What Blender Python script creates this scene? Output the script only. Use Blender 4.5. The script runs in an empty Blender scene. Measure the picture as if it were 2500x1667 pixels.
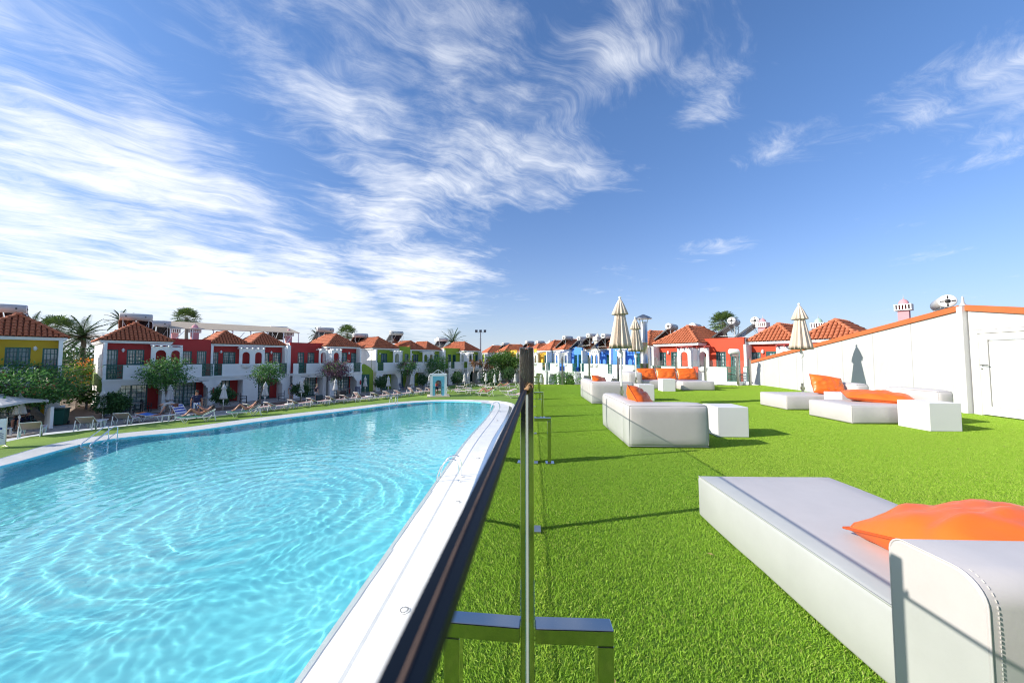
import bpy, bmesh, math, random
from mathutils import Vector, Matrix, Euler, noise as mnoise
random.seed(7)
R = math.radians
SC = bpy.context.scene
COL = SC.collection
# ------------------------------------------------------------------ camera
CAMZ = 3.94
cam_data = bpy.data.cameras.new('camera'); cam = bpy.data.objects.new('camera', cam_data); COL.objects.link(cam)
cam.location = (0, 0, CAMZ); cam.rotation_euler = (R(90 + 2.80), 0, R(2.18))
cam_data.sensor_width = 36; cam_data.lens = 12.5; cam_data.clip_start = 0.01; cam_data.dof.use_dof = True; cam_data.dof.focus_distance = 5.0; cam_data.dof.aperture_fstop = 7.1; cam_data.clip_end = 6000
SC.camera = cam
# ------------------------------------------------------------------ sun
SUN_EL, SUN_AZ = 28.3, 16.5           # the sun stands off to -X and a little behind the camera
sd = Vector((-math.cos(R(SUN_AZ)) * math.cos(R(SUN_EL)), -math.sin(R(SUN_AZ)) * math.cos(R(SUN_EL)), math.sin(R(SUN_EL))))
sun_data = bpy.data.lights.new('sun', 'SUN'); sun = bpy.data.objects.new('sun', sun_data); COL.objects.link(sun)
sun_data.energy = 2.75; sun_data.angle = R(0.5); sun_data.color = (1.0, 0.93, 0.82)
sun.rotation_euler = (-sd).to_track_quat('-Z', 'Y').to_euler(); sun.location = (-40, -10, 40)
# ------------------------------------------------------------------ view
SC.view_settings.view_transform = 'Standard'; SC.view_settings.look = 'None'
SC.view_settings.gamma = 1; SC.view_settings.use_curve_mapping = False; SC.view_settings.exposure = 1.22
SC.cycles.use_denoising = True; SC.cycles.filter_width = 1.1
SC.cycles.max_bounces = 10; SC.cycles.transparent_max_bounces = 24; SC.cycles.transmission_bounces = 8
SC.cycles.glossy_bounces = 4; SC.cycles.diffuse_bounces = 4
SC.cycles.caustics_reflective = False; SC.cycles.sample_clamp_indirect = 4.0
# ------------------------------------------------------------------ sky
class NT:
    """small helper for writing node trees"""
    def __init__(s, tree): s.t = tree; s.n = tree.nodes; s.l = tree.links
    def new(s, kind, **kw):
        x = s.n.new(kind)
        for k, v in kw.items(): setattr(x, k, v)
        return x
    def put(s, sock, v):
        if isinstance(v, bpy.types.NodeSocket): s.l.new(v, sock)
        elif v is not None: sock.default_value = v
    def m(s, op, a, b=None, c=None, clamp=False):
        x = s.new('ShaderNodeMath', operation=op, use_clamp=clamp)
        for i, v in enumerate((a, b, c)):
            if v is not None: s.put(x.inputs[i], v)
        return x.outputs[0]
    def ramp(s, fac, stops, interp='LINEAR'):
        x = s.new('ShaderNodeValToRGB'); x.color_ramp.interpolation = interp
        e = x.color_ramp.elements
        while len(e) < len(stops): e.new(0.5)
        for el, (p, c) in zip(e, stops):
            el.position = p; el.color = (c, c, c, 1) if not hasattr(c, '__len__') else (*c[:3], 1)
        s.put(x.inputs[0], fac); return x.outputs[0]
    def noise(s, vec, scale, detail=4, rough=0.5, dist=0.0, lac=2.0):
        x = s.new('ShaderNodeTexNoise'); s.put(x.inputs['Vector'], vec)
        for k, v in (('Scale', scale), ('Detail', detail), ('Roughness', rough), ('Distortion', dist), ('Lacunarity', lac)): s.put(x.inputs[k], v)
        return x.outputs[0]
    def mix(s, fac, a, b, blend='MIX'):
        x = s.new('ShaderNodeMix', data_type='RGBA', blend_type=blend)
        s.put(x.inputs[0], fac)
        for i, v in ((6, a), (7, b)):
            s.put(x.inputs[i], (*v[:3], 1) if isinstance(v, tuple) else v)
        return x.outputs[2]
    def xyz(s, x=0.0, y=0.0, z=0.0):
        c = s.new('ShaderNodeCombineXYZ')
        for i, v in enumerate((x, y, z)): s.put(c.inputs[i], v)
        return c.outputs[0]
W = bpy.data.worlds.new('World'); SC.world = W; W.use_nodes = True
k = NT(W.node_tree); k.n.clear()
sky = k.new('ShaderNodeTexSky', sky_type='NISHITA'); sky.sun_disc = False
sky.sun_elevation = R(SUN_EL); sky.sun_rotation = R(-90 - SUN_AZ) ; sky.altitude = 0; sky.air_density = 1.0; sky.dust_density = 0.7; sky.ozone_density = 2.6
tc = k.new('ShaderNodeTexCoord'); sep = k.new('ShaderNodeSeparateXYZ'); k.l.new(tc.outputs['Generated'], sep.inputs[0])
zz = k.m('MAXIMUM', k.m('ADD', sep.outputs[2], 0.03), 0.02)
u = k.m('DIVIDE', sep.outputs[0], zz); v = k.m('DIVIDE', sep.outputs[1], zz)
ca = k.m('SUBTRACT', k.m('MULTIPLY', u, 0.90), k.m('MULTIPLY', v, 0.43))
cb = k.m('ADD', k.m('MULTIPLY', u, 0.43), k.m('MULTIPLY', v, 0.90))
sa = k.m('SUBTRACT', k.m('MULTIPLY', u, 0.59), k.m('MULTIPLY', v, 0.81))       # across the streaks
sb = k.m('ADD', k.m('MULTIPLY', u, 0.81), k.m('MULTIPLY', v, 0.59))            # along them
wv = k.xyz(sa, sb, 3.7)
big = k.noise(wv, 0.95, 3, 0.55); big2 = k.noise(k.xyz(sa, sb, 11.3), 1.0, 3, 0.55); mid = k.noise(k.xyz(sa, sb, 5.9), 3.2, 3, 0.5)
sa2 = k.m('ADD', k.m('ADD', sa, k.m('MULTIPLY', k.m('SUBTRACT', big, 0.5), 1.0)), k.m('MULTIPLY', k.m('SUBTRACT', mid, 0.5), 0.07))
sb2 = k.m('ADD', sb, k.m('MULTIPLY', k.m('SUBTRACT', big2, 0.5), 0.9))
st1 = k.noise(k.xyz(k.m('MULTIPLY', sa2, 1.5), k.m('MULTIPLY', sb2, 0.80), 1.3), 1.5, 12, 0.64, 0.0)
st2 = k.noise(k.xyz(k.m('MULTIPLY', sa2, 5.0), k.m('MULTIPLY', sb2, 1.25), 7.1), 2.2, 10, 0.70, 0.1)
st3 = k.noise(k.xyz(k.m('MULTIPLY', sa2, 3.0), k.m('MULTIPLY', sb2, 0.9), 2.2), 7.0, 8, 0.72, 0.0)
streak = k.m('ADD', k.m('ADD', k.m('MULTIPLY', st1, 0.56), k.m('MULTIPLY', st2, 0.30)), k.m('MULTIPLY', st3, 0.14))
cx_ = k.m('ADD', k.m('ADD', ca, k.m('MULTIPLY', k.m('SUBTRACT', cb, 0.5), 0.86)), k.m('MULTIPLY', k.m('SUBTRACT', big2, 0.5), 0.7))
cov = k.ramp(k.m('MULTIPLY_ADD', cx_, 0.125, 0.5),
             [(0.0, 0.74), (0.20, 0.745), (0.275, 0.70), (0.322, 0.54), (0.352, 0.60), (0.39, 0.675), (0.47, 0.655), (0.53, 0.56), (0.59, 0.42), (0.66, 0.36), (1.0, 0.345)])
cov = k.m('ADD', cov, k.m('MULTIPLY', k.m('SUBTRACT', v, 2.6, clamp=True), 0.10))
for bu, bv, ru, rv, amt in ((0.42, 1.80, 0.42, 0.26, 0.22), (0.30, 1.10, 0.15, 0.22, 0.20), (0.72, 1.26, 0.20, 0.18, 0.27), (1.10, 1.62, 0.26, 0.22, 0.25), (1.50, 1.20, 0.34, 0.44, 0.30), (2.1, 1.5, 0.4, 0.5, 0.2), (2.5, 2.45, 0.28, 0.22, 0.24), (1.45, 2.85, 0.45, 0.40, 0.22), (3.4, 3.0, 0.4, 0.4, 0.2)):
    q_ = k.m('ADD', k.m('POWER', k.m('DIVIDE', k.m('SUBTRACT', u, bu), ru), 2.0), k.m('POWER', k.m('DIVIDE', k.m('SUBTRACT', v, bv), rv), 2.0))
    cov = k.m('ADD', cov, k.m('MULTIPLY', k.m('POWER', 2.718, k.m('MULTIPLY', q_, -1.0)), amt))
patch = k.noise(k.xyz(sa, sb, 21.7), 1.5, 4, 0.6)
cov = k.m('ADD', cov, k.m('MULTIPLY', k.m('SUBTRACT', patch, 0.52), 0.55))
dens = k.m('ADD', streak, k.m('SUBTRACT', cov, 1.02))
cl = k.new('ShaderNodeMapRange'); cl.interpolation_type = 'SMOOTHSTEP'
k.put(cl.inputs[0], dens); cl.inputs[1].default_value = 0.0; cl.inputs[2].default_value = 0.40; cl.inputs[3].default_value = 0.0; cl.inputs[4].default_value = 0.97
hz = k.new('ShaderNodeMapRange'); k.put(hz.inputs[0], sep.outputs[2]); hz.inputs[1].default_value = 0.0; hz.inputs[2].default_value = 0.16
cloud = k.m('MULTIPLY', cl.outputs[0], k.m('MULTIPLY_ADD', hz.outputs[0], 0.8, 0.2))
deep = k.mix(1.0, sky.outputs[0], (0.575, 0.70, 0.86), 'MULTIPLY')
grad = k.new('ShaderNodeMapRange'); k.put(grad.inputs[0], sep.outputs[2]); grad.inputs[1].default_value = 0.0; grad.inputs[2].default_value = 0.55
deep = k.mix(1.0, deep, k.mix(grad.outputs[0], (0.60, 0.62, 0.72), (0.92, 0.98, 1.02)), 'MULTIPLY')
haze = k.m('POWER', 2.718, k.m('MULTIPLY', k.m('MAXIMUM', sep.outputs[2], 0.0), -7.5))
deep = k.mix(k.m('MULTIPLY', haze, 0.80), deep, (3.3, 3.6, 4.05))
lit = k.mix(cloud, deep, (4.75, 4.85, 5.0))
bg = k.new('ShaderNodeBackground'); k.l.new(lit, bg.inputs[0]); bg.inputs[1].default_value = 0.105
ow = k.new('ShaderNodeOutputWorld'); k.l.new(bg.outputs[0], ow.inputs[0])
# ------------------------------------------------------------------ helpers
class MB:
    """collects shapes; build() links them as ONE mesh object"""
    def __init__(s): s.v = []; s.f = []; s.sm = []
    def add(s, vs, fs, smooth=False):
        o = len(s.v); s.v += [tuple(p) for p in vs]
        s.f += [tuple(i + o for i in f) for f in fs]; s.sm += [smooth] * len(fs); return s
    def box(s, x0, x1, y0, y1, z0, z1, M=None):
        P = [(x0, y0, z0), (x1, y0, z0), (x1, y1, z0), (x0, y1, z0), (x0, y0, z1), (x1, y0, z1), (x1, y1, z1), (x0, y1, z1)]
        if M: P = [M @ Vector(p) for p in P]
        return s.add(P, [(0, 3, 2, 1), (4, 5, 6, 7), (0, 1, 5, 4), (1, 2, 6, 5), (2, 3, 7, 6), (3, 0, 4, 7)])
    def bar(s, a, b, w, h=None, up=(0, 0, 1)):
        """square bar from a to b"""
        a = Vector(a); b = Vector(b); h = h or w; d = (b - a).normalized(); u = Vector(up)
        if abs(d.dot(u)) > .98: u = Vector((1, 0, 0))
        sx = d.cross(u).normalized(); sy = sx.cross(d).normalized()
        P = [p + sx * (i * w / 2) + sy * (j * h / 2) for p in (a, b) for i, j in ((-1, -1), (1, -1), (1, 1), (-1, 1))]
        return s.add(P, [(3, 2, 1, 0), (4, 5, 6, 7), (0, 1, 5, 4), (1, 2, 6, 5), (2, 3, 7, 6), (3, 0, 4, 7)])
    def tube(s, pts, r, n=8, cap=True):
        pts = [Vector(p) for p in pts]; rs = r if hasattr(r, '__len__') else [r] * len(pts)
        rings = []; up = None
        for i, p in enumerate(pts):
            d = (pts[min(i + 1, len(pts) - 1)] - pts[max(i - 1, 0)]).normalized()
            if up is None: up = Vector((0, 0, 1)) if abs(d.z) < .9 else Vector((1, 0, 0))
            sx = d.cross(up).normalized(); up = sx.cross(d).normalized()
            rings.append([p + (sx * math.cos(t) + up * math.sin(t)) * rs[i] for t in (2 * math.pi * j / n for j in range(n))])
        V = [q for rg in rings for q in rg]
        F = [(i * n + j, i * n + (j + 1) % n, (i + 1) * n + (j + 1) % n, (i + 1) * n + j) for i in range(len(pts) - 1) for j in range(n)]
        s.add(V, F, True)
        if cap: s.add(rings[0], [tuple(range(n))]); s.add(rings[-1], [tuple(range(n - 1, -1, -1))])
        return s
    def lathe(s, prof, n=16, c=(0, 0, 0), axis='Z', mod=None, smooth=True):
        """prof: (radius, height) pairs, turned about an axis"""
        V = []
        for i, (r, h) in enumerate(prof):
            for j in range(n):
                t = 2 * math.pi * j / n; rr = r * (mod(i, j) if mod else 1)
                x, y = rr * math.cos(t), rr * math.sin(t)
                p = (x, y, h) if axis == 'Z' else ((h, x, y) if axis == 'X' else (x, h, y))
                V.append((p[0] + c[0], p[1] + c[1], p[2] + c[2]))
        F = [(i * n + j, i * n + (j + 1) % n, (i + 1) * n + (j + 1) % n, (i + 1) * n + j) for i in range(len(prof) - 1) for j in range(n)]
        return s.add(V, F, smooth)
    def prism(s, poly, z0, z1, M=None):
        """polygon (x, y) pulled from z0 to z1"""
        n = len(poly); P = [(x, y, z0) for x, y in poly] + [(x, y, z1) for x, y in poly]
        if M: P = [M @ Vector(p) for p in P]
        return s.add(P, [tuple(range(n - 1, -1, -1)), tuple(range(n, 2 * n))] + [(i, (i + 1) % n, n + (i + 1) % n, n + i) for i in range(n)])
    def build(s, name, mat, parent=None, loc=None, rz=0, bevel=0, seg=2):
        me = bpy.data.meshes.new(name); me.from_pydata(s.v, [], s.f)
        me.polygons.foreach_set('use_smooth', s.sm); me.materials.append(mat); me.update()
        return link(name, me, parent, loc, rz, bevel, seg)
def link(name, me, parent=None, loc=None, rz=0, bevel=0, seg=2):
    o = bpy.data.objects.new(name, me); COL.objects.link(o)
    if parent: o.parent = parent
    if loc: o.location = loc
    if rz: o.rotation_euler = (0, 0, rz)
    if bevel:
        b = o.modifiers.new('bevel', 'BEVEL'); b.width = bevel; b.segments = seg; b.limit_method = 'ANGLE'; b.angle_limit = R(40)
    return o
def tag(o, label=None, cat=None, group=None, kind=None):
    if label: o['label'] = label
    if cat: o['category'] = cat
    if group: o['group'] = group
    if kind: o['kind'] = kind
    return o
def thing(name, label, cat, loc=(0, 0, 0), rz=0, group=None):
    o = bpy.data.objects.new(name, None); COL.objects.link(o); o.location = loc; o.rotation_euler = (0, 0, rz); o.empty_display_size = .2
    return tag(o, label, cat, group)
KIDS = {}
def copy_tree(o, loc=None, rz=None, label=None, parent=None):
    c = o.copy(); COL.objects.link(c)
    if parent: c.parent = parent
    if loc is not None: c.location = loc
    if rz is not None: c.rotation_euler = (0, 0, rz)
    if label: c['label'] = label
    for ch in list(o.children): copy_tree(ch, parent=c)
    return c
def struct(mb, name, mat, **kw): return tag(mb.build(name, mat, **kw), kind='structure')
# ------------------------------------------------------------------ materials
MATS = {}
def M(name, col, rough=.6, metal=0, var=0.0, vscale=3.0, bump=0.0, bscale=60.0, spec=.5, col2=None, coat=0, trans=0, sheen=0):
    """Principled material with a little colour variation and relief from object-space noise"""
    if name in MATS: return MATS[name]
    m = bpy.data.materials.new(name); m.use_nodes = True; k = NT(m.node_tree); b = m.node_tree.nodes['Principled BSDF']
    b.inputs['Roughness'].default_value = rough; b.inputs['Metallic'].default_value = metal
    b.inputs['Specular IOR Level'].default_value = spec; b.inputs['Coat Weight'].default_value = coat
    tc = k.new('ShaderNodeTexCoord').outputs['Object']
    if var or col2:
        n = k.noise(tc, vscale, 5, .6)
        lo = tuple(c * (1 - var) for c in col) if not col2 else col
        hi = tuple(min(1, c * (1 + var)) for c in col) if not col2 else col2
        k.l.new(k.ramp(n, [(.3, lo), (.7, hi)]), b.inputs['Base Color'])
    else: b.inputs['Base Color'].default_value = (*col, 1)
    if bump:
        bn = k.new('ShaderNodeBump'); bn.inputs['Strength'].default_value = bump; bn.inputs['Distance'].default_value = .01
        k.l.new(k.noise(tc, bscale, 4, .6), bn.inputs['Height']); k.l.new(bn.outputs[0], b.inputs['Normal'])
    MATS[name] = m; return m
def leaf_mat(name, c1, c2, tl=.35):
    """leaf: two-tone by position, part of the light shining through"""
    if name in MATS: return MATS[name]
    m = bpy.data.materials.new(name); m.use_nodes = True; k = NT(m.node_tree); b = m.node_tree.nodes['Principled BSDF']
    g = k.new('ShaderNodeNewGeometry')
    n = k.m('ADD', k.m('MULTIPLY', g.outputs['Random Per Island'], .65), k.m('MULTIPLY', k.noise(k.new('ShaderNodeTexCoord').outputs['Object'], 1.6, 3), .35))
    c = k.ramp(n, [(.2, c1), (.85, c2)])
    k.l.new(c, b.inputs['Base Color']); b.inputs['Roughness'].default_value = .5; b.inputs['Specular IOR Level'].default_value = .35
    t = k.new('ShaderNodeBsdfTranslucent'); k.l.new(c, t.inputs[0]); mx = k.new('ShaderNodeMixShader'); mx.inputs[0].default_value = tl
    k.l.new(b.outputs[0], mx.inputs[1]); k.l.new(t.outputs[0], mx.inputs[2])
    k.l.new(mx.outputs[0], m.node_tree.nodes['Material Output'].inputs[0])
    MATS[name] = m; return m
def glass_mat(name, tint=(.93, .97, .95), ior=1.5, rough=0.0):
    m = bpy.data.materials.new(name); m.use_nodes = True; k = NT(m.node_tree); k.n.clear()
    t = k.new('ShaderNodeBsdfTransparent'); t.inputs[0].default_value = (*tint, 1)
    g = k.new('ShaderNodeBsdfGlossy'); g.inputs['Roughness'].default_value = rough; g.inputs[0].default_value = (1, 1, 1, 1)
    f = k.new('ShaderNodeFresnel'); f.inputs[0].default_value = ior
    mx = k.new('ShaderNodeMixShader'); k.l.new(f.outputs[0], mx.inputs[0]); k.l.new(t.outputs[0], mx.inputs[1]); k.l.new(g.outputs[0], mx.inputs[2])
    o = k.new('ShaderNodeOutputMaterial'); k.l.new(mx.outputs[0], o.inputs[0]); MATS[name] = m; return m
WHITE = M('white_stucco', (.84, .84, .825), .85, var=.05, vscale=.9, bump=.25, bscale=45)
TRIM = M('white_trim', (.82, .82, .80), .6, var=.03, vscale=2)
PLASTIC = M('white_plastic', (.82, .82, .80), .35, var=.03)
VINYL = M('white_vinyl', (.53, .502, .495), .48, var=.04, vscale=5, bump=.10, bscale=14)
CUBE = M('white_moulded_plastic', (.74, .735, .73), .35, var=.02, vscale=3)
ORANGE = M('orange_vinyl', (.86, .155, .015), .38, var=.06, vscale=4, bump=.25, bscale=7)
STEEL = M('polished_steel', (.58, .57, .55), .10, metal=1, var=.06, vscale=8)
STEELD = M('brushed_steel', (.50, .48, .45), .28, metal=1, var=.1, vscale=6)
CHROME = M('chrome', (.75, .77, .78), .08, metal=1)
GREENP = M('green_paint', (.012, .105, .075), .45, var=.15, vscale=2)
TEAL = M('teal_frame', (.015, .12, .12), .4, var=.15, vscale=2)
SAIL = M('parasol_canvas', (.62, .535, .44), .85, var=.05, vscale=3, bump=.15, bscale=30)
SLING = M('taupe_sling', (.48, .335, .325), .8, var=.07, vscale=6, bump=.2, bscale=160)
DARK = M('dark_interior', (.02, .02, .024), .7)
CURT = M('curtain_cloth', (.82, .84, .87), .9, var=.16, vscale=5)
BLACKP = M('black_rattan', (.02, .022, .03), .6)
TANKM = M('tank_enamel', (.50, .49, .47), .38, var=.06, vscale=3)
TANKW = M('tank_cap', (.80, .79, .77), .4, var=.03)
PANELM = M('solar_absorber', (.012, .014, .022), .25, coat=.4)
TERRA = M('terracotta', (.46, .135, .058), .75, var=.30, vscale=2.6, bump=.35, bscale=30)
TERRA2 = M('terracotta_ridge', (.50, .155, .07), .75, var=.25, vscale=3, bump=.3, bscale=30)
PANE = glass_mat('window_glass', (.94, .97, .97), 1.5)
CLEAR = glass_mat('clear_glass', (.93, .975, .955), 1.5)
BARK = M('grey_bark', (.24, .20, .165), .9, var=.3, vscale=9, bump=.8, bscale=14)
CAMERA_AXIS = Matrix.Rotation(R(2.18), 3, 'Z') @ Matrix.Rotation(R(90 + 2.80), 3, 'X')
def ground_point(px, py, z):
    """the world point on the level z that the photograph shows at pixel (px, py)"""
    d = CAMERA_AXIS @ Vector(((px - 1250) / 868, (833.5 - py) / 868, -1)); t = (z - CAMZ) / d.z
    return Vector((d.x * t, d.y * t, z))
# ------------------------------------------------------------------ ground, pool, lawn, terrace
def poly_sheet(name, pts, z, mat):
    return struct(MB().add([(x, y, z) for x, y in pts], [tuple(range(len(pts)))]), name, mat)
POOL0 = [(-16.8, -9), (-17.2, 0), (-18.2, 8), (-19.3, 12.4), (-20.0, 14.3), (-20.5, 15.6), (-20.6, 16.4), (-20.35, 17.15), (-19.7, 17.9), (-18.85, 18.55), (-18.15, 19.4), (-17.2, 21.5), (-16.0, 23.6), (-14.45, 25.9),
         (-12.9, 28.3), (-11.5, 30.5), (-10.3, 31.8), (-8.8, 32.75), (-7.2, 33.1), (-5.5, 33.0), (-3.9, 32.45), (-2.95, 31.3), (-2.68, 29.4), (-2.72, 24), (-2.98, 16.5), (-2.9, 6.6), (-2.85, 0), (-2.85, -9)]
def spline(P, n):
    out = []
    for i in range(len(P) - 1):
        a, b, c, d = (Vector((*P[max(i - 1, 0)], 0)), Vector((*P[i], 0)), Vector((*P[i + 1], 0)), Vector((*P[min(i + 2, len(P) - 1)], 0)))
        for j in range(n):
            t = j / n
            q = .5 * ((2 * b) + (c - a) * t + (2 * a - 5 * b + 4 * c - d) * t * t + (3 * b - a - 3 * c + d) * t ** 3); out.append((q.x, q.y))
    out.append(P[-1]); return out
RING = spline(POOL0, 6)
NR = len(RING)
def ring_out(i, k):
    a = Vector(RING[max(i - 1, 0)]); b = Vector(RING[min(i + 1, NR - 1)]); d = (b - a).normalized(); p = Vector(RING[i])
    return p + Vector((-d.y, d.x)) * k
def side(i):            # 0 on the near left beach, then the left bank, 1 on the far end and the terrace side
    x, y = RING[i]
    return max(0.0, min(1.0, (x + 5.2) / 2.4))
def width_at(i):        # how wide the white coping is
    x, y = RING[i]
    if y < 12 and x < -10: return .75
    if y < 16.5 and x < -10: return .75 + (y - 12) / 4.5 * .55
    return 1.40 if x < -14 else max(1.05, 1.40 - (x + 14) * .07)
def off(i, w1, w0):     # offset: w1 on the terrace side, w0 (a share of the coping width) on the left bank
    s = side(i); return s * w1 + (1 - s) * w0 * width_at(i)
def ring_strip(k0, k1, z0, z1, mat, name, mb=None):
    m = mb or MB(); V = []; F = []
    for i in range(NR):
        p = ring_out(i, k0(i)); q = ring_out(i, k1(i)); V += [(p.x, p.y, z0(i)), (q.x, q.y, z1(i))]
    F = [(2 * i, 2 * i + 1, 2 * i + 3, 2 * i + 2) for i in range(NR - 1)]
    m.add(V, F)
    return struct(m, name, mat) if mb is None else m
cst = lambda v: (lambda i: v)
WATER_Z = -.05
COPING = M('white_pool_coping', (.77, .77, .76), .24, var=.07, vscale=1.7, bump=.55, bscale=9)
# the floor and walls of the basin
def basin_mat():
    m = bpy.data.materials.new('pool_lining'); m.use_nodes = True; k = NT(m.node_tree); b = m.node_tree.nodes['Principled BSDF']; b.inputs['Roughness'].default_value = .6
    tc = k.new('ShaderNodeTexCoord').outputs['Object']
    k.l.new(k.ramp(k.noise(tc, .5, 4), [(.3, (.22, .84, .94)), (.7, (.31, .90, .97))]), b.inputs['Base Color'])
    return m
bs = MB(); V = []
for i in range(NR):
    p = ring_out(i, 0); q = ring_out(i, -.15); V += [(p.x, p.y, -.09 if side(i) > .5 else 0), (q.x, q.y, -1.05)]
bs.add(V, [(2 * i, 2 * i + 2, 2 * i + 3, 2 * i + 1) for i in range(NR - 1)])
bs.add([(-26, -9, -1.05), (-1, -9, -1.05), (-1, 36, -1.05), (-26, 36, -1.05)], [(0, 1, 2, 3)])
basin = struct(bs, 'pool_basin', basin_mat())
# coping: lip, groove and wet shelf; on the terrace side a gutter of water and a kerb follow
W1, W2, W3 = .55, 1.30, 1.58
lip = ring_strip(cst(0), lambda i: off(i, W1, .55), lambda i: -.085 if side(i) > .5 else 0.0, lambda i: -.055 if side(i) > .5 else .012, COPING, 'pool_coping')
shelf = MB()
ring_strip(lambda i: off(i, W1, .55), lambda i: off(i, W1 + .05, .60), lambda i: -.055 if side(i) > .5 else .012, lambda i: -.075 if side(i) > .5 else -.01, COPING, '', shelf)
ring_strip(lambda i: off(i, W1 + .05, .60), lambda i: off(i, W2, 1.0), lambda i: -.075 if side(i) > .5 else -.01, lambda i: -.058 if side(i) > .5 else .015, COPING, '', shelf)
shelf = struct(shelf, 'pool_shelf', COPING)
gut = ring_strip(lambda i: off(i, W2, 1.0), lambda i: off(i, W3, 1.0), cst(-.2), cst(-.2), M('gutter_lining', (.30, .66, .80), .5, var=.1), 'pool_gutter')
kerb = MB()
ring_strip(lambda i: off(i, W2, 1.0), lambda i: off(i, W2, 1.0) + .001, cst(-.2), lambda i: -.058 if side(i) > .5 else .015, COPING, '', kerb)
ring_strip(lambda i: off(i, W3, 1.0), lambda i: off(i, W3, 1.0) + .001, cst(-.2), cst(.03), COPING, '', kerb)
ring_strip(lambda i: off(i, W3, 1.0) + .001, lambda i: off(i, 1.80, 1.0) + .002, cst(.03), cst(.03), COPING, '', kerb)
ring_strip(lambda i: off(i, 1.80, 1.0) + .002, lambda i: off(i, 1.80, 1.0) + .003, cst(.03), cst(-.02), COPING, '', kerb)
kerb = struct(kerb, 'pool_kerb', COPING)
# water: rippled sheet; the sun is refracted through it on to the lining
def water_mat():
    m = bpy.data.materials.new('pool_water'); m.use_nodes = True; k = NT(m.node_tree); k.n.clear()
    g = k.new('ShaderNodeBsdfGlass'); g.inputs['IOR'].default_value = 1.33; g.inputs['Roughness'].default_value = 0; g.inputs['Color'].default_value = (.92, .995, 1, 1)
    o = k.new('ShaderNodeOutputMaterial'); k.l.new(g.outputs[0], o.inputs[0]); return m
WM = water_mat()
def ripple(x, y):
    wx = x + .5 * mnoise.noise(Vector((x * .5, y * .5, 9))); wy = y + .5 * mnoise.noise(Vector((x * .5, y * .5, 3)))
    z = .0034 * mnoise.noise(Vector((wx * 1.5 + wy * .4, wy * 2.3 - wx * .5, 1)))
    z += .0037 * mnoise.noise(Vector((wx * 2.9, wy * 3.7, 5))) + .00215 * mnoise.noise(Vector((wx * 6.6, wy * 7.6, 15)))
    d = math.hypot(x + 8.2, y - 10.2); a = 1 + .5 * mnoise.noise(Vector((x * .4, y * .4, 22)))
    z += a * .0034 * math.sin((d + .25 * mnoise.noise(Vector((x * .8, y * .8, 2)))) * 2 * math.pi / .56) * math.exp(-((d - 3.2) / 2.6) ** 2)
    return z
NX, NY = 540, 800; wx0, wx1, wy0, wy1 = -24, -1.55, -2.5, 35.2
V = []
for j in range(NY + 1):
    y = wy0 + (wy1 - wy0) * (j / NY) ** 1.35
    for i in range(NX + 1):
        x = wx0 + (wx1 - wx0) * i / NX; V.append((x, y, WATER_Z + ripple(x, y) * (1 if x < -2.6 else .55)))
from mathutils.geometry import intersect_point_tri_2d
import bisect
XR = [(p.x, p.y) for p in (ring_out(i, .03) for i in range(NR))]
def inside(px, py, poly):
    c = False; n = len(poly); j = n - 1
    for i in range(n):
        xi, yi = poly[i]; xj, yj = poly[j]
        if (yi > py) != (yj > py) and px < (xj - xi) * (py - yi) / (yj - yi) + xi: c = not c
        j = i
    return c
rows = []
for j in range(NY + 1):
    y = V[j * (NX + 1)][1]; xs = []
    n = len(XR)
    for i in range(n):
        (xa, ya), (xb, yb) = XR[i - 1], XR[i]
        if (ya > y) != (yb > y): xs.append(xa + (xb - xa) * (y - ya) / (yb - ya))
    rows.append((min(xs), max(xs)) if xs else (1, 0))
F = []
for j in range(NY):
    a, b = rows[j]
    for i in range(NX):
        q = j * (NX + 1) + i; x = V[q][0]
        if a - .03 < x < b: F.append((q, q + 1, q + NX + 2, q + NX + 1))
wmb = MB(); wmb.v = V; wmb.f = F; wmb.sm = [True] * len(F)
water = struct(wmb, 'pool_water', WM)
water.cycles.is_caustics_caster = True
gw = MB(); V = []                      # still water in the gutter
for i in range(NR):
    p = ring_out(i, off(i, W2, 1.0) + .002); q = ring_out(i, off(i, W3, 1.0)); V += [(p.x, p.y, -.09), (q.x, q.y, -.09)]
gw.add(V, [(2 * i, 2 * i + 1, 2 * i + 3, 2 * i + 2) for i in range(NR - 1)])
GWM = glass_mat('gutter_water', (.80, .95, .99), 1.12, .15)
struct(gw, 'gutter_water', GWM)
for o in (basin, lip, shelf): o.cycles.is_caustics_receiver = True
sun_data.cycles.is_caustics_light = True
# inlet grilles on the wet shelf
for px, py in ((987, 1488), (1118, 1225), (1167, 1118), (1213, 1026)):
    p = ground_point(px, py, -.05); g = MB()
    g.lathe([(.0, .0), (.075, .0), (.085, -.012)], 20)
    t = thing('floor_inlet', '', 'drain', (p.x, p.y, -.045)); g.build('cover', COPING, t)
    s_ = MB()
    for a in range(16): s_.box(.052, .072, -.005, .005, -.001, .003, Matrix.Rotation(2 * math.pi * a / 16, 4, 'Z'))
    s_.build('slots', M('black_slots', (.01, .01, .01), .6), t); t['group'] = 'round inlets in the wet coping'
    t['label'] = {987: 'round inlet with ring of black slots, largest one on the wet coping', 1118: 'round inlet on the wet coping just this side of the chrome ladder',
                  1167: 'round inlet on the wet coping just past the chrome ladder', 1213: 'round inlet at the far end of the wet coping by the glass rail'}[px]
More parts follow.
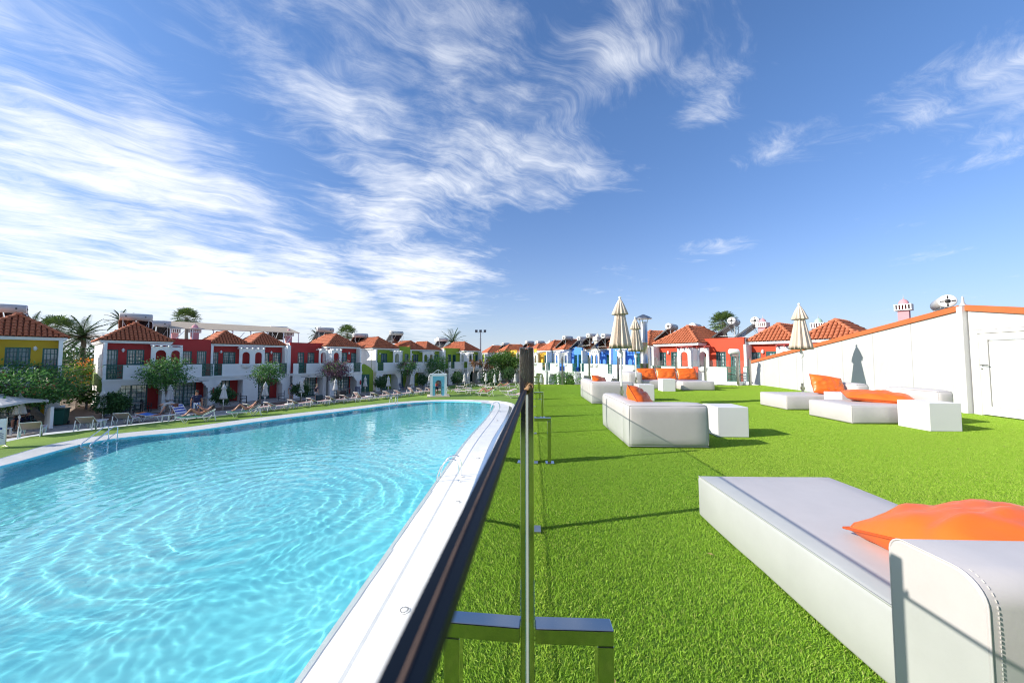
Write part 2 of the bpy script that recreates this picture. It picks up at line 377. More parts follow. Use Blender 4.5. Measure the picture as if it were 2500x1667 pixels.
# lawn and ground -------------------------------------------------------------
def turf_far_mat():
    m = bpy.data.materials.new('pool_turf'); m.use_nodes = True; k = NT(m.node_tree); b = m.node_tree.nodes['Principled BSDF']; b.inputs['Roughness'].default_value = .8
    tc = k.new('ShaderNodeTexCoord').outputs['Object']
    c = k.mix(k.ramp(k.noise(tc, .35, 4), [(.35, 0.0), (.65, 1.0)]), (.15, .26, .028), (.24, .37, .045)); c = k.mix(k.m('MULTIPLY', k.noise(tc, 90, 2), .5), c, (.09, .18, .016))
    k.l.new(c, b.inputs['Base Color']); bn = k.new('ShaderNodeBump'); bn.inputs['Strength'].default_value = .5; bn.inputs['Distance'].default_value = .02
    k.l.new(k.noise(tc, 120, 2), bn.inputs['Height']); k.l.new(bn.outputs[0], b.inputs['Normal']); return m
EARTH = M('dry_earth', (.20, .145, .10), .95, var=.25, vscale=.4, bump=.5, bscale=5)
hole = [(-26, -60), (-26, 36), (-.6, 36), (-.6, -60)]
g = MB(); S = 3000
g.add([(-S, -S, -.06), (-26, -S, -.06), (-26, S, -.06), (-S, S, -.06)], [(0, 1, 2, 3)])
g.add([(-.6, -S, -.06), (S, -S, -.06), (S, S, -.06), (-.6, S, -.06)], [(0, 1, 2, 3)])
g.add([(-26, 36, -.06), (-.6, 36, -.06), (-.6, S, -.06), (-26, S, -.06)], [(0, 1, 2, 3)])
g.add([(-26, -S, -.06), (-.6, -S, -.06), (-.6, -9, -.06), (-26, -9, -.06)], [(0, 1, 2, 3)])
struct(g, 'ground', EARTH)
TURFM = turf_far_mat()
rim = [tuple(ring_out(i, off(i, 1.80, 1.0) + .002)) for i in range(NR)]
lawn_out = []
for x, y in rim:      # outer edge of the turf seen from each rim point
    if y < 15.2 and x < -10: q = (-24.6 - max(0, (6 - y)) * .3, y + .8)
    elif x < -15: t = min(1, (y - 15.2) / 16); q = (-25.2 + t * 8.6, 17.3 + t * 15.2)
    elif x < -3.6: q = (x - 1.5, max(y + 7.5, 36)) if x > -10 else (x - 2.2, y + 4.5)
    else: q = (.5, y + 8 if y > 28 else y)
    lawn_out.append(q)
lm = MB(); V = []
for (a, b), (c, d) in zip(rim, lawn_out): V += [(a, b, 0.0), (c, d, 0.0)]
lm.add(V, [(2 * i, 2 * i + 1, 2 * i + 3, 2 * i + 2) for i in range(NR - 1)])
lm.add([(-14, 35, -.004), (3, 35, -.004), (3, 58, -.004), (-10, 58, -.004)], [(0, 1, 2, 3)])
struct(lm, 'pool_lawn', TURFM)
# paved walk in front of the houses: pale slabs, then brown boards of concrete
PAVE = M('pale_paving', (.36, .33, .31), .85, var=.18, vscale=1.2, bump=.3, bscale=20)
wd = Vector((.575, .818)); wn = Vector((.818, -.575))
def walk(s, o): p = Vector((-29.8, 24.0)) + wd * s + wn * o; return (p.x, p.y)
poly_sheet('pavement', [walk(-9, 6.5), walk(45, 6.5), walk(45, -2.2), walk(-9, -2.2)], -.03, PAVE)
pav = bpy.data.objects['pavement']
BROWN = M('brown_pavers', (.20, .125, .095), .8, var=.25, vscale=2.5, bump=.3, bscale=25)
GREYSLAB = M('grey_slabs', (.40, .37, .35), .85, var=.15, vscale=3, bump=.3, bscale=25)
def slab_mesh(name, w, d, h, mat):
    mb = MB().box(-w / 2, w / 2, -d / 2, d / 2, 0, h); me = bpy.data.meshes.new(name); me.from_pydata(mb.v, [], mb.f); me.materials.append(mat); return me
sl1 = slab_mesh('paving_slab', .57, .57, .035, GREYSLAB); sl2 = slab_mesh('paver', 1.16, .27, .03, BROWN)
for s in range(-3, 18):
    for r_ in range(2):
        p = walk(s * .6 - 1.2, 4.75 + r_ * .6 - .55); o = link('paving_slab', sl1, pav, (p[0], p[1], -.03 + random.uniform(-.003, .004)), math.atan2(wd.y, wd.x))
for s in range(0, 17):
    for r_ in range(7):
        p = walk(s * 1.2 + (r_ % 2) * .6 + .6, 1.55 + r_ * .30); link('paver', sl2, pav, (p[0], p[1], -.028 + random.uniform(-.003, .004)), math.atan2(wd.y, wd.x))
# terrace ---------------------------------------------------------------------
TZ = 2.84
def fx(y): return -.02 + .0225 * y                     # the line of the glass fence
tb = MB()
edge = [(-.335 + .0225 * -4, -4), (-.335 + .0225 * 15.6, 15.6), (13, 15.6), (13, -4)]
tb.prism(edge, 0, TZ - .012)
tb.box(-.36, -.345, -.001, .001, TZ - .02, TZ - .019)
struct(tb, 'terrace', WHITE)
et = MB()
for y0 in range(-3, 15): et.bar((-.333 + .0225 * y0, y0 + .005, TZ + .0), (-.333 + .0225 * (y0 + 1), y0 + .995, TZ + .0), .012, .05)
struct(et, 'terrace_edge', M('grey_metal_edge', (.42, .42, .40), .4, metal=.6))
def turf_mat():
    m = bpy.data.materials.new('terrace_turf'); m.use_nodes = True; k = NT(m.node_tree); b = m.node_tree.nodes['Principled BSDF']
    b.inputs['Roughness'].default_value = .55; b.inputs['Specular IOR Level'].default_value = .3
    g = k.new('ShaderNodeNewGeometry'); oi = k.new('ShaderNodeObjectInfo')
    n = k.noise(g.outputs['Position'], 1.1, 4)
    c = k.ramp(g.outputs['Random Per Island'], [(0, (.19, .36, .022)), (.45, (.33, .56, .045)), (.8, (.47, .70, .07)), (1, (.60, .62, .17))])
    c = k.mix(k.ramp(n, [(.35, .0), (.7, .45)]), c, (.40, .58, .07))
    c = k.mix(k.ramp(k.noise(g.outputs['Position'], .35, 5, .6), [(.45, .0), (.75, .35)]), c, (.30, .42, .06))
    k.l.new(c, b.inputs['Base Color'])
    t = k.new('ShaderNodeBsdfTranslucent'); k.l.new(c, t.inputs[0]); mx = k.new('ShaderNodeMixShader'); mx.inputs[0].default_value = .3
    k.l.new(b.outputs[0], mx.inputs[1]); k.l.new(t.outputs[0], mx.inputs[2]); k.l.new(mx.outputs[0], m.node_tree.nodes['Material Output'].inputs[0]); return m
PATCH = .5
tp = MB(); rnd = random.Random(3)
for i in range(10500):
    x, y = rnd.random() * PATCH - PATCH / 2, rnd.random() * PATCH - PATCH / 2
    a = rnd.random() * 6.283; w = .0011 + .0009 * rnd.random(); h = .007 + .010 * rnd.random(); ln = .003 + rnd.random() * .014; b_ = rnd.random() * 6.283
    dx, dy = math.cos(a) * w, math.sin(a) * w; lx, ly = math.cos(b_) * ln, math.sin(b_) * ln
    tp.add([(x - dx, y - dy, 0), (x + dx, y + dy, 0), (x + dx * .8 + lx * .45, y + dy * .8 + ly * .45, h * .65), (x - dx * .8 + lx * .45, y - dy * .8 + ly * .45, h * .65), (x + lx, y + ly, h)], [(0, 1, 2, 3), (3, 2, 4)])
TM = turf_mat()
turf = tag(tp.build('artificial_grass', TM), kind='stuff')
def turf_nodes(o, nx, ny, x0, y0):
    ng = bpy.data.node_groups.new('lay_turf', 'GeometryNodeTree')
    ng.interface.new_socket('Geometry', in_out='INPUT', socket_type='NodeSocketGeometry'); ng.interface.new_socket('Geometry', in_out='OUTPUT', socket_type='NodeSocketGeometry')
    n = ng.nodes; l = ng.links; gi = n.new('NodeGroupInput'); go = n.new('NodeGroupOutput')
    gr = n.new('GeometryNodeMeshGrid'); gr.inputs[0].default_value = (nx - 1) * PATCH; gr.inputs[1].default_value = (ny - 1) * PATCH; gr.inputs[2].default_value = nx; gr.inputs[3].default_value = ny
    tr = n.new('GeometryNodeTransform'); tr.inputs['Translation'].default_value = (x0 + nx * PATCH / 2, y0 + ny * PATCH / 2, 0); l.new(gr.outputs[0], tr.inputs[0])
    ip = n.new('GeometryNodeInstanceOnPoints'); l.new(tr.outputs[0], ip.inputs['Points']); l.new(gi.outputs[0], ip.inputs['Instance'])
    ri = n.new('FunctionNodeRandomValue'); ri.data_type = 'INT'; ri.inputs['Min'].default_value = 0; ri.inputs['Max'].default_value = 3
    mu = n.new('ShaderNodeMath'); mu.operation = 'MULTIPLY'; mu.inputs[1].default_value = math.pi / 2; l.new(ri.outputs[2], mu.inputs[0])
    cx = n.new('ShaderNodeCombineXYZ'); l.new(mu.outputs[0], cx.inputs[2]); l.new(cx.outputs[0], ip.inputs['Rotation'])
    l.new(ip.outputs[0], go.inputs[0]); md = o.modifiers.new('lay_turf', 'NODES'); md.node_group = ng
turf_nodes(turf, 21, 35, -.33, -2); turf.location = (0, 0, TZ - .010); turf.rotation_euler = (0, 0, R(-1.29))
tbase = MB().add([(x, y, TZ - .008) for x, y in edge], [(0, 3, 2, 1)])
struct(tbase, 'terrace_turf_backing', M('turf_backing', (.10, .20, .015), .9, var=.2, vscale=8))
# ------------------------------------------------------------------ houses
def arched_panel(mb, x0, x1, z0, z1, arches, y0, y1):
    """wall panel in the xz plane with round-topped openings (ax0, ax1, sill, top)"""
    cur = x0
    for ax0, ax1, zs, zt in arches:
        mb.box(cur, ax0, y0, y1, z0, z1); r = (ax1 - ax0) / 2; cx = (ax0 + ax1) / 2; zc = zt - r
        if zs > z0: mb.box(ax0, ax1, y0, y1, z0, zs)
        n = 10; pts = [(cx - r * math.cos(math.pi * i / n), zc + r * math.sin(math.pi * i / n)) for i in range(n + 1)]
        for (xa, za), (xb, zb) in zip(pts[:-1], pts[1:]):
            P = [(xa, y0, za), (xb, y0, zb), (xb, y0, z1), (xa, y0, z1), (xa, y1, za), (xb, y1, zb), (xb, y1, z1), (xa, y1, z1)]
            mb.add(P, [(0, 1, 2, 3), (7, 6, 5, 4), (1, 0, 4, 5), (3, 2, 6, 7)])
        for xs in (ax0, ax1):
            mb.add([(xs, y0, zs), (xs, y1, zs), (xs, y1, zc), (xs, y0, zc)], [(0, 1, 2, 3)])
        cur = ax1
    mb.box(cur, x1, y0, y1, z0, z1)
WIN_CACHE = {}
def window(parent, x0, x1, z0, z1, y, nx, nz, mat, wide=False, curtain=True, name='window'):
    """casement in the plane y: frame and glazing bars, pane, curtain"""
    w, h = x1 - x0, z1 - z0; key = (round(w, 2), round(h, 2), nx, nz, mat.name, wide)
    if key not in WIN_CACHE:
        f = MB(); t = .055
        f.box(0, t, -.05, .03, 0, h); f.box(w - t, w, -.05, .03, 0, h); f.box(t, w - t, -.05, .03, 0, t); f.box(t, w - t, -.05, .03, h - t, h)
        if wide:
            m_ = nx // 2
            f.box(w / 2 - .045, w / 2 + .045, -.045, .025, t, h - t)
        for i in range(1, nx):
            if wide and i == nx // 2: continue
            x = w * i / nx; f.box(x - .016, x + .016, -.03, .01, t, h - t)
        for j in range(1, nz): f.box(t, w - t, -.034, .006, h * j / nz - .016, h * j / nz + .016)
        f.box(-.02, 0, -.06, .04, -.02, h + .02); f.box(w, w + .02, -.06, .04, -.02, h + .02); f.box(0, w, -.06, .04, h, h + .02); f.box(-.04, w + .04, -.09, .04, -.05, 0)
        p = MB().box(t, w - t, .012, .018, t, h - t); c = MB(); n = max(8, int(w * 16)); V = []
        for i in range(n + 1):
            xx = .06 + (w - .12) * i / n; yy = .055 + .018 * math.sin(i * 2.1) + .01 * math.sin(i * .77); V += [(xx, yy, .06), (xx, yy, h - .06)]
        c.add(V, [(2 * i, 2 * i + 2, 2 * i + 3, 2 * i + 1) for i in range(n)], True)
        d = MB().box(.02, w - .02, .20, .21, .02, h - .02)  # near-black sheet stands for the unlit room behind the pane
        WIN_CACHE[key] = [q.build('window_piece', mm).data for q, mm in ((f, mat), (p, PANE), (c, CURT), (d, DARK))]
        for o in [o for o in COL.objects if o.name.startswith('window_piece')]: bpy.data.objects.remove(o)
    ms = WIN_CACHE[key]
    o = link(name, ms[0], parent, (x0, y, z0)); link('pane', ms[1], o)
    if curtain: link('curtain', ms[2], o)
    link('dark_backing', ms[3], o); return o
def screen(parent, x0, x1, z0, z1, y, mat=None):
    """green balcony lattice between white piers"""
    m = MB(); m.box(x0, x0 + .04, y - .02, y + .02, z0, z1); m.box(x1 - .04, x1, y - .02, y + .02, z0, z1)
    for i in range(6):
        z = z0 + (z1 - z0 - .05) * i / 5; m.box(x0 + .04, x1 - .04, y - .025, y + .025, z, z + .05)
    n = int((x1 - x0) / .07)
    for i in range(n):
        x = x0 + .04 + (x1 - x0 - .08) * (i + .5) / n
        for s in (-1, 1): m.bar((x - .05 * s, y + .004 * s, z0 + .05), (x + .05 * s, y + .004 * s, z1 - .05), .018, .006, up=(0, 1, 0))
    return m.build('balcony_lattice', mat or GREENP, parent)
def wall_lamp(parent, x, y, z):
    m = MB(); m.lathe([(.0, .16), (.05, .10), (.075, .05), (.075, -.06), (.05, -.11), (0, -.16)], 6, (x, y - .09, z)); m.box(x - .03, x + .03, y - .04, y, z - .03, z + .03)
    for i in range(6):
        a = math.pi * i / 3; m.bar((x, y - .09, z), (x + .12 * math.cos(a), y - .09, z + .12 * math.sin(a)), .02)
    return m.build('wall_lamp', PLASTIC, parent)
# roof tiles: a barrel of five facets, one mesh for all single tiles
TW, TL = .225, .34
def tile_shape(r=.098, L=.37):
    n = 5; V = []; 
    for t, rr, zz in ((0, r, .0), (L, r * .82, -.028)):
        for i in range(n + 1):
            a = math.pi * i / n; V.append((rr * math.cos(a), t, rr * math.sin(a) * .85 + zz))
    F = [(i + 1, i, n + 1 + i, n + 2 + i) for i in range(n)]
    V2 = [(x * .86, y, z - .016) for x, y, z in V[:n + 1]]; o = len(V); V += V2
    F += [(i, i + 1, o + i + 1, o + i) for i in range(n)]
    return V, F
tv, tf = tile_shape()
TILE = bpy.data.meshes.new('roof_tile'); TILE.from_pydata(tv, [], tf); TILE.materials.append(TERRA); TILE.polygons.foreach_set('use_smooth', [True] * len(tf))
CAPV, CAPF = tile_shape(.125, .40)
CAP = bpy.data.meshes.new('ridge_tile'); CAP.from_pydata(CAPV, [], CAPF); CAP.materials.append(TERRA2); CAP.polygons.foreach_set('use_smooth', [True] * len(CAPF))
def hip_roof(parent, x0, x1, y0, y1, z, rise, faces_single=(), limit=300):
    """hip roof over a rectangle; ridge runs in y. faces_single: the faces whose tiles are single objects, the others are joined"""
    w = x1 - x0; run = w / 2; cx = (x0 + x1) / 2; ya, yb = y0 + run, y1 - run
    if yb < ya + .1: ya = yb = (y0 + y1) / 2
    A, B, C_, D = Vector((x0, y0, z)), Vector((x1, y0, z)), Vector((x1, y1, z)), Vector((x0, y1, z)); P, Q = Vector((cx, ya, z + rise)), Vector((cx, yb, z + rise))
    m = MB(); m.add([A, B, C_, D, P, Q], [(0, 1, 4), (1, 2, 5, 4), (2, 3, 5), (3, 0, 4, 5), (0, 3, 2, 1)])
    roof = m.build('roof', M('roof_bed', (.22, .065, .03), .9, var=.2, vscale=4), parent)
    joined = MB(); count = 0
    for fi, (e0, e1, a0, a1) in enumerate(((A, B, P, P), (B, C_, P, Q), (C_, D, Q, Q), (D, A, Q, P))):
        ev = (e1 - e0); el = ev.length; ev.normalize(); nrm = ev.cross((a0 - e0)).normalized(); up = nrm.cross(ev).normalized()
        H = (a0 - e0).dot(up); u0 = (a0 - e0).dot(ev); u1 = (a1 - e0).dot(ev)
        nc = int(el / TW); single = fi in faces_single
        for c in range(nc + 1):
            uu = (el - nc * TW) / 2 + c * TW
            hmax = H * min(1, uu / u0 if u0 > .01 else 1, (el - uu) / (el - u1) if el - u1 > .01 else 1)
            k_ = 0; pos = -.07
            while pos < hmax - .10:
                jit = random.uniform(-.008, .008)
                Mx = Matrix((ev, up, nrm)).transposed().to_4x4(); Mx.translation = e0 + ev * (uu + jit) + up * pos + nrm * .045
                if single and count < limit:
                    o = link('roof_tile', TILE, roof); o.matrix_local = Mx @ Matrix.Rotation(random.uniform(-.03, .03), 4, 'Z'); count += 1
                else: joined.add([Mx @ Vector(p) for p in tv], tf, True)
                pos += TL
        # pan course under the eave
    if joined.v: tag(joined.build('tile_courses', TERRA, roof), kind='stuff')
    caps = MB()
    for a, b in ((A, P), (B, P), (C_, Q), (D, Q), (P, Q)):
        d = b - a; L = d.length
        if L < .2: continue
        d.normalize(); sx = d.cross(Vector((0, 0, 1))).normalized(); n_ = sx.cross(d)
        k_ = 0
        while k_ * .36 < L - .1:
            Mx = Matrix((sx, d, n_)).transposed().to_4x4(); Mx.translation = a + d * (k_ * .36) + n_ * .05; k_ += 1
            if faces_single and a in (A, B, P) or (faces_single and 3 in faces_single and a is D):
                o = link('ridge_tile', CAP, roof); o.matrix_local = Mx
            else: caps.add([Mx @ Vector(p) for p in CAPV], CAPF, True)
    if caps.v: tag(caps.build('ridge_courses', TERRA2, roof), kind='stuff')
    return roof
def eave(parent, x0, x1, y0, y1, z0, z1):
    m = MB(); m.box(x0, x1, y0, y1, z0, z1 - .10); m.box(x0 - .05, x1 + .05, y0 - .05, y1 + .05, z1 - .098, z1)
    return m.build('eave', TRIM, parent)
EB, ET, FT, PT, CT, CB, OT = 5.10, 5.28, 5.56, 3.48, 2.47, 2.23, 2.02
def balcony(h, x0, x1, yf, screens, cap_mat):
    """parapet with lattice gaps, floor slab with cornice below"""
    m = MB(); cur = x0
    for a, b in screens:
        if a > cur: m.box(cur, a, yf, yf + .15, CT, PT)
        cur = b; screen(h, a + .01, b - .01, CT + .02, PT - .02, yf + .07)
    if cur < x1: m.box(cur, x1, yf, yf + .15, CT, PT)
    m.build('balcony_wall', WHITE, h)
    c = MB(); c.box(x0 - .04, x1 + .04, yf - .10, yf + 1.2, CT - .10, CT); c.box(x0 - .02, x1 + .02, yf - .06, yf + 1.2, CB, CT - .102); c.build('cornice', TRIM, h)
    r = MB()
    for a, b in screens: pass
    r.box(x0 + .02, x1 - .02, yf + .02, yf + .11, PT + .002, PT + .04); r.build('parapet_cap', cap_mat, h)
def arch_block(h, x0, x1, yf, arches, depth=.14, corbels=4, bowls=True):
    m = MB(); arched_panel(m, x0, x1, PT, 4.88, [(a, b, PT, t) for a, b, t in arches], yf, yf + depth); m.build('arch_wall', WHITE, h)
    b = MB()
    for i in range(corbels):
        x = x0 + .12 + (x1 - x0 - .24) * i / (corbels - 1); b.box(x - .045, x + .045, yf - .28, yf + 1.0, 4.88, 4.98)
        b.lathe([(.0, -.06), (.05, -.03), (.06, .0)], 6, (x, yf - .22, 4.88))
    b.box(x0 - .03, x1 + .03, yf + .2, yf + .28, 4.981, 5.05); b.build('pergola', M('pergola_timber', (.30, .035, .03), .6) if h.get('warm') else TRIM, h)
    if bowls:
        for a, b_, t in arches:
            q = MB(); n = 10; cx = (a + b_) / 2; r = (b_ - a) / 2 + .08; V = []
            for j in range(5):
                ph = math.pi / 2 * j / 4
                for i in range(n + 1):
                    th = math.pi * i / n; V.append((cx - r * math.cos(th) * math.cos(ph), yf - .02 - .8 * r * math.sin(th) * math.cos(ph), PT - .06 - r * 1.05 * math.sin(ph)))
            q.add(V, [(j * (n + 1) + i, j * (n + 1) + i + 1, (j + 1) * (n + 1) + i + 1, (j + 1) * (n + 1) + i) for j in range(4) for i in range(n)], True)
            q.add(V[:n + 1], [tuple(range(n + 1))]); q.build('flower_bowl', WHITE, h)
def ground_floor(h, x0, x1, yf, openings, col, steps=None, wmat=None, gable=None):
    """white front with wide openings on a deep porch; glazed doors at the back of the porch"""
    m = MB(); cur = x0; yb = yf + 1.55
    for i, (a, b, dx0, dx1) in enumerate(openings):
        m.box(cur, a, yf + .002, yf + .22, 0, CB); m.box(a, b, yf + .002, yf + .22, OT, CB)
        if steps:                                            # stepped corners of the opening
            for s_, e in ((1, a), (-1, b)):
                if (i, s_) in steps:
                    for j in range(3):
                        wd_ = .36 - .12 * j; m.box(min(e, e + s_ * wd_), max(e, e + s_ * wd_), yf + .002, yf + .22, OT - .17 * (j + 1), OT - .17 * j - .0005)
        cur = b
    m.box(cur, x1, yf + .002, yf + .22, 0, CB)
    for i, (a, b, dx0, dx1) in enumerate(openings):
        m.box(a - .18, a - .001, yf + .221, yb, 0, CB - .02); m.box(b + .001, b + .18, yf + .221, yb, 0, CB - .02)
    m.build('ground_floor_wall', WHITE, h)
    for a, b, dx0, dx1 in openings:
        c = MB(); c.box(a + .003, dx0, yb - .1, yb, 0, CB - .03); c.box(dx1, b - .003, yb - .1, yb, 0, CB - .03); c.box(dx0, dx1, yb - .1, yb, 1.98, CB - .03); c.build('porch_wall', col, h)
        f = MB().box(a - .1, b + .1, yf, yb, -.12, .02); f.build('porch_floor', PAVE, h)
        w = window(h, dx0 + .02, dx1 - .02, .06, 1.96, yb - .04, max(4, 2 * int((dx1 - dx0) / .5)), 6, wmat or TEAL, wide=True, name='glazed_door')
    if gable:
        xa, xb = gable; t = MB(); xm = (xa + xb) / 2
        pts = [(xa, 2.1), (xm - .55, 2.1), (xm, 2.38), (xm + .55, 2.1), (xb, 2.1)]
        for (p, q), (r_, s_) in zip(pts[:-1], pts[1:]): t.bar((p, yf - .004, q), (r_, yf - .004, s_), .035, .035, up=(0, 1, 0))
        t.build('painted_band', M('blue_grey_line', (.10, .17, .24), .6), h)
def shell(h, x0, x1, yw, yb, top, col, wins, lamp=None, frame=True):
    """upper walls: white box behind a coloured front with windows let in"""
    s = MB(); s.box(x0, x1, yw + .16, yb, CB + .005, top); s.box(x0, x1, yw + .60, yb, 0, CB + .0); s.build('house_wall', WHITE, h)
    c = MB(); cur = x0; zs = sorted(wins)
    for a, b, z0, z1 in zs:
        c.box(cur, a, yw, yw + .158, CT, top - .002); c.box(a, b, yw, yw + .158, z1, top - .002)
        if z0 > CT + .02: c.box(a, b, yw, yw + .158, CT, z0)
        cur = b
    c.box(cur, x1, yw, yw + .158, CT, top - .002)
    if frame:
        c.box(x0 + .02, x1 - .02, yw - .03, yw - .001, top - .30, top - .24); c.box(x0 + .02, x0 + .10, yw - .03, yw - .001, CT, top - .301)
    c.build('front_wall', col, h)
    for a, b, z0, z1 in zs:
        wide = (b - a) > .75
        window(h, a + .02, b - .02, z0 + .02, z1 - .02, yw + .09, 6 if wide else 4, 4 if z0 > 3 else 6, h_frame, wide=wide)
    if lamp: wall_lamp(h, lamp, yw, 4.58)
h_frame = TEAL
def house_end(cname, col, org, rz, flip, L, label, group, singles=(), frame_mat=None, zoff=0, warm=False):
    """end house: hipped wing with the arches, then a flat-topped part. flip: mirrored for the far end of the block"""
    global h_frame; h_frame = frame_mat or TEAL
    h = thing(cname + '_house', label, 'house', (org[0], org[1], zoff), rz, group); h['warm'] = 1 if warm else 0
    def X(a, b): return (L - b, L - a) if flip else (a, b)
    def XS(l): return sorted(X(a, b) + tuple(r_) for a, b, *r_ in l)
    fl0 = 3.5; yw0, yw1 = 0.0, .85
    a, b = X(0, fl0); shell(h, a, b, yw0 + 1.0, 8.0, EB, col, XS([(.13, .76, CT, 4.62), (1.2, 2.12, 3.5, 4.64)]), lamp=X(1.0, 1.04)[0])
    s = MB(); sx = X(0, .16); s.box(sx[0], sx[1], yw0 + .16, yw0 + 1.157, CT, EB - .002); s.build('side_wall', WHITE, h)
    e = X(-.12, fl0 + .12); eave(h, e[0], e[1], .70, 8.1, EB, ET)
    hip_roof(h, e[0] - .06, e[1] + .06, .62, 6.9, ET + .02, 1.42, singles)
    a, b = X(fl0 + .001, L); shell(h, a, b, yw1 + 1.0, 8.0, FT, col, XS([(4.35, 5.05, 3.0, 4.60), (5.38, 6.02, CT, 4.62)]), frame=False)
    tp_ = MB(); tp_.box(a - .02, b + .02, yw1 + .98, yw1 + 1.25, FT, FT + .06); tp_.build('parapet_top', col, h)
    a, b = X(0, fl0); balcony(h, a, b, yw0, XS([(.15, .97)]), GREENP)
    a, b = X(fl0 + .002, L); balcony(h, a, b, yw1, XS([(5.55, 6.30)]), GREENP)
    a, b = X(2.36, 3.45); arch_block(h, a, b, yw0, XS([(2.62, 3.2, 4.62)]), corbels=3)
    a, b = X(3.46, 4.30); arch_block(h, a, b, yw1, XS([(3.62, 4.14, 4.62)]), corbels=2)
    r = MB(); xr = X(3.36, 3.5); r.box(xr[0], xr[1], yw0 + .16, yw1 + .0, PT, 4.88); r.build('arch_return', WHITE, h)
    a, b = X(0, fl0); ground_floor(h, a, b, yw0, XS([(.55, 3.06, *X(.70, 2.45))]) if not flip else [(*X(.55, 3.06), *X(.70, 2.45))], col, steps={(0, 1), (0, -1)})
    a, b = X(fl0 + .002, L); ground_floor(h, a, b, yw1, [(*X(3.85, 6.0), *X(3.95, 5.5))], col, gable=X(3.75, 6.05), steps={(0, -1 if not flip else 1)})
    return h
def house_mid(cname, col, org, rz, x0, label, group, singles=(), frame_mat=None, zoff=0, warm=False):
    """middle house: two hipped wings with the arches between them"""
    global h_frame; h_frame = frame_mat or TEAL
    c, s = math.cos(rz), math.sin(rz); h = thing(cname + '_house', label, 'house', (org[0] + c * x0, org[1] + s * x0, zoff), rz, group); h['warm'] = 1 if warm else 0
    L = 6.0; y = 1.6
    shell(h, 0, L, y + 1.0, 8.0, EB, col, [(.08, .72, CT, 4.55), (1.05, 1.98, 3.5, 4.58), (4.10, 4.75, CT, 4.55), (5.02, 5.75, 3.5, 4.58)], lamp=.88)
    wall_lamp(h, 4.88, y + 1.0, 4.58)
    for a in (0, L - .16): s_ = MB().box(a, a + .16, y + .16, y + .999, CT, EB - .002); s_.build('side_wall', WHITE, h)
    eave(h, .02, L - .02, y + .7, 8.1, EB, ET)
    hip_roof(h, -.04, 2.92, y + .62, 7.6, ET + .02, 1.20, singles, 160); hip_roof(h, 2.98, L + .04, y + .62, 7.6, ET + .02, 1.22, singles, 140)
    balcony(h, 0, L, y, [(.22, .78), (5.3, 5.98)], GREENP)
    arch_block(h, 2.02, 4.02, y, [(2.24, 2.82, 4.58), (3.24, 3.80, 4.58)], corbels=5)
    ground_floor(h, 0, L, y, [(.40, 2.35, .55, 1.75), (3.55, 5.62, 3.75, 5.0)], col, steps={(0, 1), (1, -1)})
    p = MB().box(L - .002, L + .30, y + .0, 8, 0, 5.3); p.build('pilaster', WHITE, h)
    return h
RED = M('crimson_paint', (.42, .032, .030), .75, var=.10, vscale=.8, bump=.15, bscale=40)
CORAL = M('coral_red_paint', (.55, .062, .022), .75, var=.08, vscale=.8, bump=.15, bscale=40)
LIME = M('lime_green_paint', (.26, .39, .035), .75, var=.08, vscale=.8, bump=.15, bscale=40)
BLUE = M('sky_blue_paint', (.08, .26, .80), .75, var=.08, vscale=.8, bump=.15, bscale=40)
YELLOW = M('warm_yellow_paint', (.72, .43, .05), .75, var=.08, vscale=.8, bump=.15, bscale=40)
GOLD = M('golden_yellow_paint', (.62, .40, .025), .75, var=.08, vscale=.8, bump=.15, bscale=40)
def block(cname, col, org, ang, labels, group, singles=(None, None, None), which='ABC', zoff=0, warm=False, fm=None):
    rz = R(ang); c, s = math.cos(rz), math.sin(rz); out = []
    at = lambda x: (org[0] + c * x, org[1] + s * x)
    if 'A' in which: out.append(house_end(cname, col, org, rz, False, 6.3, labels[0], group, singles[0] or (), fm, zoff, warm))
    if 'B' in which: out.append(house_mid(cname, col, org, rz, 6.31, labels[1], group, singles[1] or (), fm, zoff, warm))
    if 'C' in which: out.append(house_end(cname, col, at(12.62), rz, True, 6.75, labels[2], group, singles[2] or (), fm, zoff, warm))
    return out
LROW = 54.9
block('red', RED, (-29.75, 24.0), LROW, ['red end house across the path from the yellow house, water tank above its hip roof', 'red middle house with twin hip roofs in front of the tan rooftop canopy',
      'red end house beside the green houses, purple bougainvillea in front'], 'red houses across the pool', ((0, 3), (0,), None))
block('lime', LIME, (-18.2, 42.9), LROW, ['lime green end house next to the red row, flat top under a big water tank', 'lime green middle house with twin hip roofs behind the blue shower', 'lime green end house farthest along the pool, floodlight mast over its roof'],
      'lime green houses across the pool')
c_, s_ = math.cos(R(56)), math.sin(R(56))
block('yellow', GOLD, (-29.15 - c_ * 19.5 + .2, 20.75 - s_ * 19.5 + .6), 56, ['', '', 'golden yellow house half cut off by the picture edge behind the leafy tree'], 'yellow house by the pool', (None, None, (0,)), 'C')
block('coral', CORAL, (10.37, 29.95), -54.5, ['coral red end house with hip roof seen behind the orange-cushioned sofa', 'coral red house with twin hip roofs rising over the white shed wall', 'coral red end house hidden behind the white shed'],
      'coral red houses behind the terrace', ((0, 1), (0, 1), None), 'AB', -.13, True)
block('blue', BLUE, (3.03, 50.4), -67.5, ['blue end house next to the yellow house, grey return wall down to the ground', 'blue middle house with twin hip roofs and chimney', 'blue end house whose roof shows behind the steel flue'],
      'blue houses beyond the terrace', zoff=-.13)
block('yellow', YELLOW, (-6.1, 67.1), -62.6, ['pale yellow far house just behind the round tree', 'pale yellow middle house mostly hidden by the steel post', 'pale yellow end house beside the blue houses'], 'pale yellow houses at the far end', zoff=-.13)
c_, s_ = math.cos(R(-62)), math.sin(R(-62))
